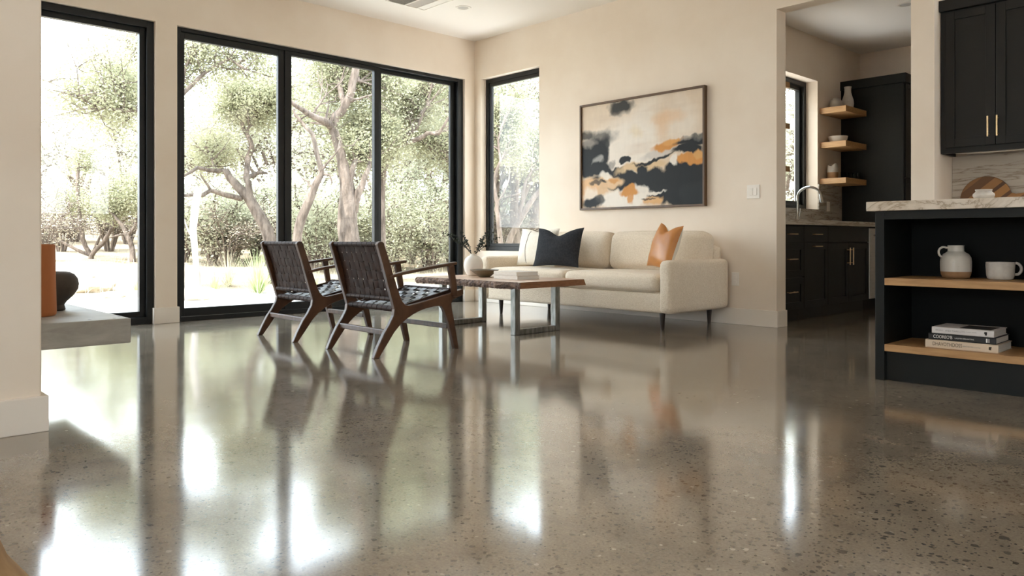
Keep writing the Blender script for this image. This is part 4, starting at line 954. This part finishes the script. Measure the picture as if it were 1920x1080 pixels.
TREES = {
 't1': ((-4.86,-0.07,0.0),[[(0.0,0.0,-0.1,0.131),(-0.08,-0.08,0.67,0.105),(-0.17,-0.18,1.04,0.096),(-0.3,-0.32,1.36,0.087),(-0.39,-0.41,1.51,0.078),(-0.48,-0.51,1.65,0.065),(-0.57,-0.6,1.83,0.057),(-0.68,-0.71,1.84,0.039),(-0.49,-1.1,1.86,0.03),(-0.44,-1.33,1.71,0.017)],[(-0.3,-0.32,1.36,0.07),(-0.32,-0.34,1.58,0.057),(-0.35,-0.37,1.71,0.048),(-0.62,-0.22,2.09,0.049),(-0.58,-0.17,2.27,0.045),(-0.73,-0.19,2.51,0.036),(-0.78,-0.24,2.67,0.031),(-0.84,-0.3,2.82,0.022),(-0.93,-0.4,3.14,0.013)],[(-0.78,-0.24,2.67,0.022),(-0.76,-0.22,2.82,0.022),(-0.89,-0.21,3.07,0.014)],[(-0.73,-0.19,2.51,0.022),(-0.68,-0.14,2.76,0.022),(-0.56,-0.01,2.96,0.018),(-0.53,0.17,3.07,0.009)],[(-0.35,-0.37,1.71,0.039),(-0.53,-0.12,1.83,0.036),(-0.69,0.15,1.86,0.023)],[(-0.41,-0.43,1.39,0.048),(-0.3,-0.76,1.44,0.042),(-0.25,-0.99,1.49,0.033),(-0.24,-1.12,1.41,0.033),(-0.1,-1.42,1.39,0.024),(0.03,-1.71,1.34,0.02)],[(-0.25,-0.99,1.49,0.021),(-0.21,-1.09,1.62,0.017),(-0.16,-1.19,1.74,0.008)],[(-0.68,-0.71,1.84,0.026),(-0.73,-0.77,2.02,0.017),(-1.01,-0.77,2.26,0.013)]]),
 't2': ((-3.17,0.25,-0.06),[[(0.0,0.0,-0.1,0.2),(0.0,0.0,0.73,0.16),(-0.02,-0.02,1.26,0.144),(-0.03,-0.03,1.63,0.104),(-0.08,-0.08,1.97,0.08),(-0.13,-0.13,2.25,0.072),(-0.18,-0.19,2.47,0.072),(-0.14,-0.15,2.64,0.068),(-0.06,-0.06,2.75,0.06),(0.02,0.02,2.99,0.06),(0.06,0.06,3.27,0.06),(0.09,0.09,3.5,0.048),(0.19,0.2,3.9,0.036)],[(-0.06,-0.06,2.75,0.044),(-0.26,0.01,3.02,0.045),(-0.38,0.03,3.22,0.041),(-0.53,0.03,3.47,0.037),(-0.73,-0.04,3.78,0.025)],[(-0.18,-0.19,2.47,0.06),(-0.07,-0.37,2.52,0.055),(0.01,-0.57,2.55,0.046),(0.08,-0.78,2.61,0.038),(0.17,-0.98,2.66,0.03),(0.26,-1.18,2.75,0.022)],[(-0.01,-0.59,2.58,0.019),(-0.04,-0.48,2.76,0.016),(-0.06,-0.36,2.92,0.012)],[(0.01,0.01,1.18,0.072),(0.05,0.05,1.21,0.064),(0.1,0.1,1.51,0.056),(0.15,0.16,1.71,0.04),(-0.04,0.39,2.01,0.025),(-0.1,0.48,2.27,0.017)],[(-0.01,-0.01,1.63,0.056),(0.03,0.03,1.86,0.044),(-0.26,0.31,2.1,0.029),(-0.33,0.53,2.46,0.021)],[(0.06,0.06,3.18,0.032),(-0.1,0.33,3.22,0.021),(-0.1,0.48,3.18,0.017)],[(0.02,0.02,2.86,0.024),(0.36,-0.05,2.84,0.016),(0.67,-0.02,2.86,0.011)]]),
 't3': ((-3.26,-0.57,-0.06),[[(0.0,0.0,-0.1,0.081),(0.01,0.01,0.84,0.065),(0.05,0.05,1.08,0.069),(0.14,0.14,1.37,0.061),(0.25,0.26,1.73,0.046),(0.21,0.22,1.97,0.034),(0.16,0.17,2.29,0.031),(0.1,0.11,2.38,0.027),(0.03,0.03,2.51,0.023),(-0.03,-0.03,2.65,0.015)],[(0.26,0.27,1.79,0.019),(0.36,0.38,1.97,0.011),(0.44,0.47,2.12,0.008)],[(0.16,0.17,1.53,0.019),(0.12,0.12,1.62,0.015),(0.05,0.06,1.66,0.011)],[(0.25,0.26,1.73,0.023),(0.33,0.34,1.71,0.015),(0.35,0.37,1.58,0.008)]]),
 't4': ((-3.69,1.16,-0.06),[[(0.0,0.0,-0.1,0.082),(0.0,0.0,1.21,0.065),(0.01,0.01,1.82,0.065),(0.04,0.04,2.17,0.061),(0.14,0.15,2.39,0.052),(0.26,0.28,2.46,0.044),(0.36,0.38,2.56,0.039),(0.43,0.46,2.72,0.03),(0.52,0.54,2.96,0.026),(0.56,0.59,3.24,0.017),(0.59,0.62,3.47,0.013)],[(0.14,0.15,2.37,0.044),(0.47,0.2,2.35,0.043),(0.67,0.28,2.4,0.038),(0.84,0.3,2.46,0.034),(1.04,0.37,2.43,0.025),(1.22,0.41,2.65,0.021),(1.31,0.51,2.81,0.012)],[(0.36,0.38,2.56,0.017),(0.32,0.34,2.73,0.013),(0.26,0.28,2.95,0.009)],[(0.04,0.04,2.17,0.052),(-0.33,0.23,2.75,0.04),(-0.46,0.39,3.33,0.032),(-0.54,0.59,3.83,0.019)],[(0.01,0.01,1.82,0.026),(-0.2,0.52,2.42,0.014),(-0.03,0.84,2.47,0.018),(0.1,0.97,2.33,0.018),(0.23,1.12,2.29,0.018),(0.32,1.21,2.07,0.014)]]),
 't5': ((-10.81,-1.27,0.33),[[(0.0,0.0,-0.1,0.063),(0.01,0.01,0.07,0.05),(0.17,0.18,0.31,0.045),(0.34,0.36,0.69,0.039),(0.38,0.4,1.02,0.033),(0.44,0.46,1.5,0.022)],[(-0.01,-0.01,0.09,0.045),(-0.12,-0.13,0.41,0.05),(-0.16,-0.17,0.67,0.045),(-0.17,-0.18,1.12,0.039),(-0.19,-0.2,1.66,0.033),(-0.16,-0.17,2.16,0.017)],[(-0.02,-0.02,0.07,0.039),(-0.22,-0.23,0.19,0.033),(-0.46,-0.49,0.37,0.028),(-0.63,-0.66,0.57,0.022),(-0.78,-0.83,0.64,0.017)],[(0.03,0.03,0.07,0.039),(0.15,0.15,0.49,0.022),(0.07,0.07,0.94,0.017),(0.15,0.15,1.27,0.011)],[(0.34,0.36,0.69,0.022),(0.53,0.56,0.83,0.017),(0.68,0.72,0.99,0.011)],[(-0.16,-0.17,0.67,0.017),(-0.31,-0.33,0.94,0.011),(-0.39,-0.41,1.16,0.011)]]),
 't5b': ((-9.68,-0.8,0.27),[[(0.0,0.0,-0.1,0.067),(0.0,0.0,0.19,0.054),(-0.04,-0.05,0.44,0.049),(-0.08,-0.09,0.57,0.049),(-0.13,-0.14,0.72,0.043),(-0.25,-0.27,0.93,0.027),(-0.36,-0.38,1.09,0.016)],[(-0.07,-0.07,0.53,0.032),(0.03,0.03,0.72,0.032),(0.1,0.1,1.04,0.027),(0.07,0.07,1.42,0.016)],[(-0.08,-0.09,0.57,0.022),(-0.18,-0.19,0.55,0.022),(-0.33,-0.34,0.49,0.016)]]),
 't6': ((-4.55,-1.93,-0.01),[[(0.0,0.0,-0.1,0.096),(0.0,0.0,0.73,0.077),(0.0,0.0,1.27,0.073),(-0.02,-0.02,2.03,0.061),(-0.04,-0.04,2.53,0.05),(0.04,-0.25,2.57,0.034),(0.1,-0.48,2.52,0.026),(0.14,-0.73,2.5,0.022),(0.18,-0.97,2.52,0.014),(0.26,-1.18,2.61,0.01)],[(-0.04,-0.04,2.53,0.038),(-0.27,0.0,3.07,0.031),(-0.43,-0.17,3.38,0.02),(-0.62,-0.36,3.54,0.012)],[(-0.02,-0.02,2.26,0.042),(-0.11,0.17,2.76,0.035),(-0.04,0.54,3.19,0.028),(0.13,0.87,3.45,0.024),(0.3,1.04,3.29,0.016)],[(-0.11,0.17,2.76,0.023),(-0.11,0.33,3.33,0.02),(0.07,0.65,3.83,0.016),(0.34,0.94,4.14,0.012)],[(0.1,-0.48,2.52,0.015),(-0.03,-0.61,2.8,0.011),(-0.05,-0.77,3.0,0.007)]]),
 't7': ((-2.63,3.0,-0.06),[[(0.0,0.0,-0.1,0.074),(0.0,0.0,0.67,0.059),(0.12,0.12,1.05,0.054),(0.22,0.24,1.33,0.05),(0.31,0.32,1.5,0.045),(0.41,0.43,1.68,0.032),(0.55,0.58,1.95,0.023)],[(0.1,0.11,1.0,0.036),(0.15,0.16,1.24,0.032),(0.18,0.19,1.59,0.032),(0.21,0.22,1.77,0.023),(0.28,0.3,1.94,0.018),(0.3,0.32,2.31,0.009)],[(0.18,0.19,1.59,0.018),(0.05,0.05,1.53,0.014),(-0.07,-0.08,1.5,0.009)]]),
 't8': ((-2.0,2.22,-0.06),[[(0.0,0.0,-0.1,0.052),(0.02,0.02,0.68,0.042),(-0.01,-0.01,1.14,0.038),(-0.02,-0.02,1.36,0.033),(-0.06,-0.06,1.69,0.029),(0.02,0.02,2.03,0.021),(-0.01,-0.01,2.36,0.017),(0.08,0.08,2.7,0.013)],[(-0.02,-0.02,1.36,0.017),(0.08,0.08,1.61,0.013),(0.11,0.12,1.86,0.008)]]),
 'dead': ((-3.54,-1.88,-0.06),[[(0.0,0.0,-0.1,0.058),(0.0,0.01,0.24,0.047),(-0.01,-0.02,0.56,0.039),(-0.03,-0.04,0.92,0.047),(-0.01,-0.02,1.21,0.054),(0.02,0.02,1.48,0.047)],[(-0.02,-0.03,0.78,0.018),(-0.08,-0.09,0.92,0.011),(-0.13,-0.14,1.1,0.007)]]),
}
SPEC = {
 't1': (24502, .044, .62, 'leaning live oak with a long low limb, seen past the pier', 5),
 't2': (46000, .044, .70, 'thick pale live oak trunk forking high, through the middle door panel', 6),
 't3': (6500, .044, .50, 'slender live oak leaning beside the thick pale trunk', 7),
 't4': (22971, .044, .70, 'live oak with a sweeping double limb through the door panel nearest the corner', 8),
 't5': (13782, .044, .55, 'multi stemmed scrub oak fanning out behind the hearth vases', 9),
 't5b': (10719, .044, .50, 'crooked dark scrub oak at the pier side of the hearth window', 10),
 't6': (29096, .044, .75, 'live oak behind the pier with limbs over both windows', 11),
 't7': (18376, .044, .65, 'forked oak outside the narrow window over the sofa', 12),
 't8': (13782, .044, .60, 'straight grey oak outside the narrow window, beside the forked one', 13),
}
for k, (nl, ls, reach, label, seed) in SPEC.items():
    (bx, by, bz), limbs = TREES[k]; t = thing('live_oak_tree', label, 'tree', (bx, by, bz), 'live oaks beyond the patio')
    # crowns lean away from the house; the side towards it has been pruned, so the limbs stand free
    keep = {'t1': -.15, 't2': .22, 't3': .42, 't4': -.05, 't7': .0, 't8': .0}.get(k)
    tr, V = grow(k, limbs, nl, ls, reach, seed, away=(-.72,.69,.15), thin=.030 if k != 't2' else .06, low=1.9 if k not in ('t5','t5b') else .9, keep=keep)
    if keep is not None:
        Q = V.reshape(-1,4,3); V = Q[(Q[:,0,:] @ np.array([-.726,.688,0])) > keep].reshape(-1,3)
    obj('trunk', tr, 'oak_bark', t, smooth=True, local=True); leaf_obj('foliage', V, 'leaf_oak', t)
(bx, by, bz), limbs = TREES['dead']; tr = MB()
for Lm in limbs: tr.tube([p[:3] for p in Lm], [p[3] for p in Lm], 10)
tr.v = [(p[0]+bx+.03*mnoise.noise((p[0]*9, p[2]*3, 0)), p[1]+by, p[2]+bz) for p in tr.v]
solo('dead_tree', tr, 'dead_wood', 'bleached bare trunk standing alone past the patio edge', 'tree trunk', (bx, by, bz), smooth=True)
tr = MB().tube([(-5.4,-1.62,-.05),(-5.42,-1.60,.35),(-5.40,-1.58,.62)], [.075,.06,.045], 9)
solo('dead_stump', tr, 'dead_wood', 'short pale broken stump among the grasses', 'stump', (-5.4,-1.62,-.05), smooth=True)

# one full crowned tree in the distance and one bush, each built once and copied
def wild_limbs(r, h, n):
    Ls = [[(0,0,-.1,.12),(.05*r.uniform(-1,1),.05,h*.25,.10),(.1*r.uniform(-1,1),.1*r.uniform(-1,1),h*.45,.075)]]
    top = Ls[0][-1]
    for i in range(n):
        a = 2*PI*i/n+r.uniform(-.4,.4); o = r.uniform(.25,.5)*h; z = h*r.uniform(.6,1.0)
        Ls.append([(top[0],top[1],top[2]-r.uniform(0,.25)*h,.06),(math.cos(a)*o*.5,math.sin(a)*o*.5,(top[2]+z)/2+.1,.04),(math.cos(a)*o,math.sin(a)*o,z,.022),(math.cos(a)*o*1.3,math.sin(a)*o*1.3,z+r.uniform(-.3,.4),.012)])
    return Ls
def proto(name, part_leaf, label, cat, group, limbs, nl, ls, reach, blob, seed, m, low=.9):
    t = thing(name, label, cat, (0,0,0), group); tr, V = grow(name, limbs, nl, ls, reach, seed, blob, thin=.05, low=low)
    obj('trunk', tr, 'oak_bark', t, smooth=True, local=True); leaf_obj(part_leaf, V, m, t); return t
def along(px, d): # a spot at distance d from the terrace seat, in the direction px of the view
    r_ = (px-960)/1435.4; return (6.853+d*(.6878*r_-.7259), -5.887+d*(.7259*r_+.6878))
r = random.Random(21)
FAR = 'hazy pale oak in the thicket far beyond the patio'
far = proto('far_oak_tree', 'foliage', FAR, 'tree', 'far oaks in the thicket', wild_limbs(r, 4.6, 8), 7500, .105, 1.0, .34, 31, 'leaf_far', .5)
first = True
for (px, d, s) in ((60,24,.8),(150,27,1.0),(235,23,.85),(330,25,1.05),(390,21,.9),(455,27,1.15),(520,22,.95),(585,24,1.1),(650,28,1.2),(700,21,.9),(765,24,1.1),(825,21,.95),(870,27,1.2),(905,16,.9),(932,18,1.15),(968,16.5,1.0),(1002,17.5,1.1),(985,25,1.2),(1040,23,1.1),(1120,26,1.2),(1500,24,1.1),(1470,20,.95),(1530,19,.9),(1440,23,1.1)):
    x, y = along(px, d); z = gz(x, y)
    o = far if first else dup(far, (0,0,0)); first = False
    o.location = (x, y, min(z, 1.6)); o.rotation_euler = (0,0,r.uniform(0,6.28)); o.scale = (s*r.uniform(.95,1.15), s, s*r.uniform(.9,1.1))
JUN = 'rounded bright green juniper bush among the trunks'
jl = [[(0,0,-.05,.05),(.05,.02,.25,.045)]]+[[(.05*math.cos(a),.05*math.sin(a),.1,.03),(.3*math.cos(a),.3*math.sin(a),.95+.2*math.sin(3*a),.02),(.55*math.cos(a),.55*math.sin(a),1.3+.3*math.cos(2*a),.010)] for a in [2*PI*i/7 for i in range(7)]]
jun = proto('juniper_bush', 'foliage', JUN, 'bush', 'juniper bushes under the oaks', jl, 9000, .055, .42, .20, 41, 'leaf_green', .15)
first = True
for (px, d, s) in ((398,15.5,1.0),(440,16.5,1.15),(478,17.5,1.1),(590,15,.9),(610,17,1.1),(690,16,.95),(735,15.5,.9),(770,18,1.25),(812,16,1.0),(845,18,1.1),(350,18,1.0),(545,18,1.1),(85,20,.8),(960,18,1.1),(1005,19,1.0),(1505,17,1.2)):
    x, y = along(px, d); o = jun if first else dup(jun, (0,0,0)); first = False
    o.location = (x, y, gz(x, y)-.05); o.rotation_euler = (0,0,r.uniform(0,6.28)); o.scale = (s, s, s*r.uniform(.85,1.1))
BR = 'tangled dry grey brush between the trunks'
bl = [[(.05*math.cos(a),.05*math.sin(a),-.05,.02),(.25*math.cos(a),.25*math.sin(a),.95,.015),(.7*math.cos(a),.7*math.sin(a),1.2+.4*math.cos(3*a),.008)] for a in [2*PI*i/9 for i in range(9)]]
br_ = proto('dry_brush', 'twiggy_leaves', BR, 'bush', 'dry brush under the oaks', bl, 2600, .045, .65, .15, 51, 'leaf_dry', .3)
first = True
for (px, d, s) in ((75,15,.8),(115,17.5,1.0),(205,18,1.0),(345,16,.8),(425,15.4,.8),(505,17,.9),(575,16,.8),(800,17,.85),(940,17,.9),(140,21,1.1),(240,21,1.1)):
    x, y = along(px, d); o = br_ if first else dup(br_, (0,0,0)); first = False
    o.location = (x, y, gz(x, y)); o.rotation_euler = (0,0,r.uniform(0,6.28)); o.scale = (s*1.2, s*1.2, s*r.uniform(.8,1.0))

def blades(n, h, spread, w, r, x=0, y=0, z=0, droop=.35):
    mb = MB()
    for _ in range(n):
        a = r.uniform(0, 2*PI); tilt = abs(r.gauss(0,1))*spread; L_ = h*r.uniform(.7,1.1)
        d = Vector((math.cos(a), math.sin(a), 0)); sd = Vector((-d.y, d.x, 0)); p0 = Vector((x,y,z))+d*r.uniform(0,.04)
        pts = []
        for k in range(5):
            f = k/4; pts.append(p0+d*(math.sin(tilt)*L_*f+droop*L_*f*f*math.sin(tilt))+Vector((0,0,math.cos(tilt)*L_*f-droop*.5*L_*f*f*math.sin(tilt))))
        o = len(mb.v)
        for k, p in enumerate(pts):
            ww = w*(1-.85*k/4)/2; mb.v += [tuple(p-sd*ww), tuple(p+sd*ww)]
        for k in range(4): mb.f.append((o+2*k, o+2*k+1, o+2*k+3, o+2*k+2))
    return mb
rg = random.Random(5)
x, y = along(484, 10.6); solo('sotol_plant', blades(240, .62, .62, .011, rg, x, y, gz(x,y)), 'blade', 'big spiky pale green sotol tuft behind the farther armchair', 'plant', (x, y, gz(x,y)))
x, y = along(402, 10.9); solo('grass_tuft', blades(120, .34, .55, .009, rg, x, y, gz(x,y)), 'blade', 'small green grass tuft next to the bleached trunk', 'plant', (x, y, gz(x,y)))
x, y = along(428, 12.0); solo('dry_grass_tuft', blades(130, .62, .55, .008, rg, x, y, gz(x,y), .5), 'grass_dry', 'tall straw coloured grass tuft behind the small green one', 'plant', (x, y, gz(x,y)))
x, y = along(258, 10.4); solo('grass_tuft', blades(90, .30, .6, .008, rg, x, y, gz(x,y)), 'blade', 'yellow green grass tuft by the hearth window frame', 'plant', (x, y, gz(x,y)))
x, y = along(595, 11.0); solo('grass_tuft', blades(80, .32, .6, .008, rg, x, y, gz(x,y)), 'blade', 'green grass tuft visible between the two armchairs', 'plant', (x, y, gz(x,y)))
mb = MB(); 
for _ in range(4200):
    x = -4.3-abs(rg.gauss(0,1))*4.5; y = rg.uniform(-9, 12)
    b = blades(1, rg.uniform(.10,.26), .5, .011, rg, x, y, gz(x,y)-.01); mb.add(b.v, b.f)
g_ = obj('dry_grass', mb, 'grass_dry'); g_['kind'] = 'stuff'; g_['label'] = 'short dry grass over the ground beyond the patio'; g_['category'] = 'grass'
rk = random.Random(77)
first = None
for (px, d, s) in ((352,9.9,.20),(375,9.7,.24),(410,10.0,.17),(438,9.9,.13),(463,9.8,.15),(492,9.8,.12),(205,9.9,.13),(165,10.6,.22),(245,10.2,.12),(120,11.2,.25),(560,10.6,.16),(640,11.2,.2)):
    x, y = along(px, d)
    if first is None:
        bm = bmesh.new(); bmesh.ops.create_icosphere(bm, subdivisions=4, radius=1.0); mb = MB()
        mb.v = [tuple(v.co*(1+.28*mnoise.noise(v.co*1.3)+.10*mnoise.noise(v.co*3.5))) for v in bm.verts]; mb.f = [tuple(v.index for v in f.verts) for f in bm.faces]; bm.free()
        o = obj('limestone_rock', mb, 'rock', smooth=True); o['label'] = 'pale limestone rock lying along the patio edge'; o['category'] = 'rock'; o['group'] = 'rocks along the patio edge'; first = o
    else: o = first.copy(); COL.objects.link(o)
    o.location = (x, y, gz(x,y)+s*.12); o.scale = (s*1.5, s*1.2, s*.62); o.rotation_euler = (0,0,rk.uniform(0,6.28))

# ================================================================== LIGHT AND CAMERA
w = bpy.data.worlds.new('daylight'); scn.world = w; w.use_nodes = True; nt = w.node_tree; nt.nodes.clear()
wo = N(nt, 'ShaderNodeOutputWorld'); bg = N(nt, 'ShaderNodeBackground'); tc = N(nt, 'ShaderNodeTexCoord'); sx = N(nt, 'ShaderNodeSeparateXYZ')
L(nt, tc.outputs['Generated'], sx.inputs[0]); rr_ = ramp(nt, sx.outputs['Z'], [(0.0, (.93,.965,1.0)), (.12, (.87,.94,1.0)), (.55, (.74,.87,1.0))])
L(nt, rr_.outputs[0], bg.inputs['Color']); bg.inputs['Strength'].default_value = SKY; L(nt, bg.outputs[0], wo.inputs['Surface'])
sd = bpy.data.lights.new('sun', 'SUN'); sd.energy = SUN; sd.angle = R(1.2); sd.color = (1.0,.95,.86); so = bpy.data.objects.new('sun', sd); COL.objects.link(so)
so.rotation_euler = Vector((-.10,.52,-.85)).to_track_quat('-Z','Y').to_euler()
cd = bpy.data.cameras.new('camera'); co = bpy.data.objects.new('camera', cd); COL.objects.link(co); scn.camera = co
co.location = (6.853, -5.887, .723); co.rotation_euler = (R(90), 0, math.atan2(.7259,.6878)); cd.sensor_width = 36; cd.lens = 1435.4/1920*36; cd.shift_y = -91/1920; cd.clip_end = 200; cd.clip_start = .02
scn.view_settings.view_transform = 'Standard'; scn.view_settings.look = 'None'; scn.view_settings.gamma = 1.0; scn.view_settings.exposure = EXPOSURE; scn.view_settings.use_curve_mapping = False
try:
    scn.cycles.use_denoising = True; scn.cycles.transparent_max_bounces = 16; scn.cycles.diffuse_bounces = 6; scn.cycles.sample_clamp_indirect = 12
except Exception: pass
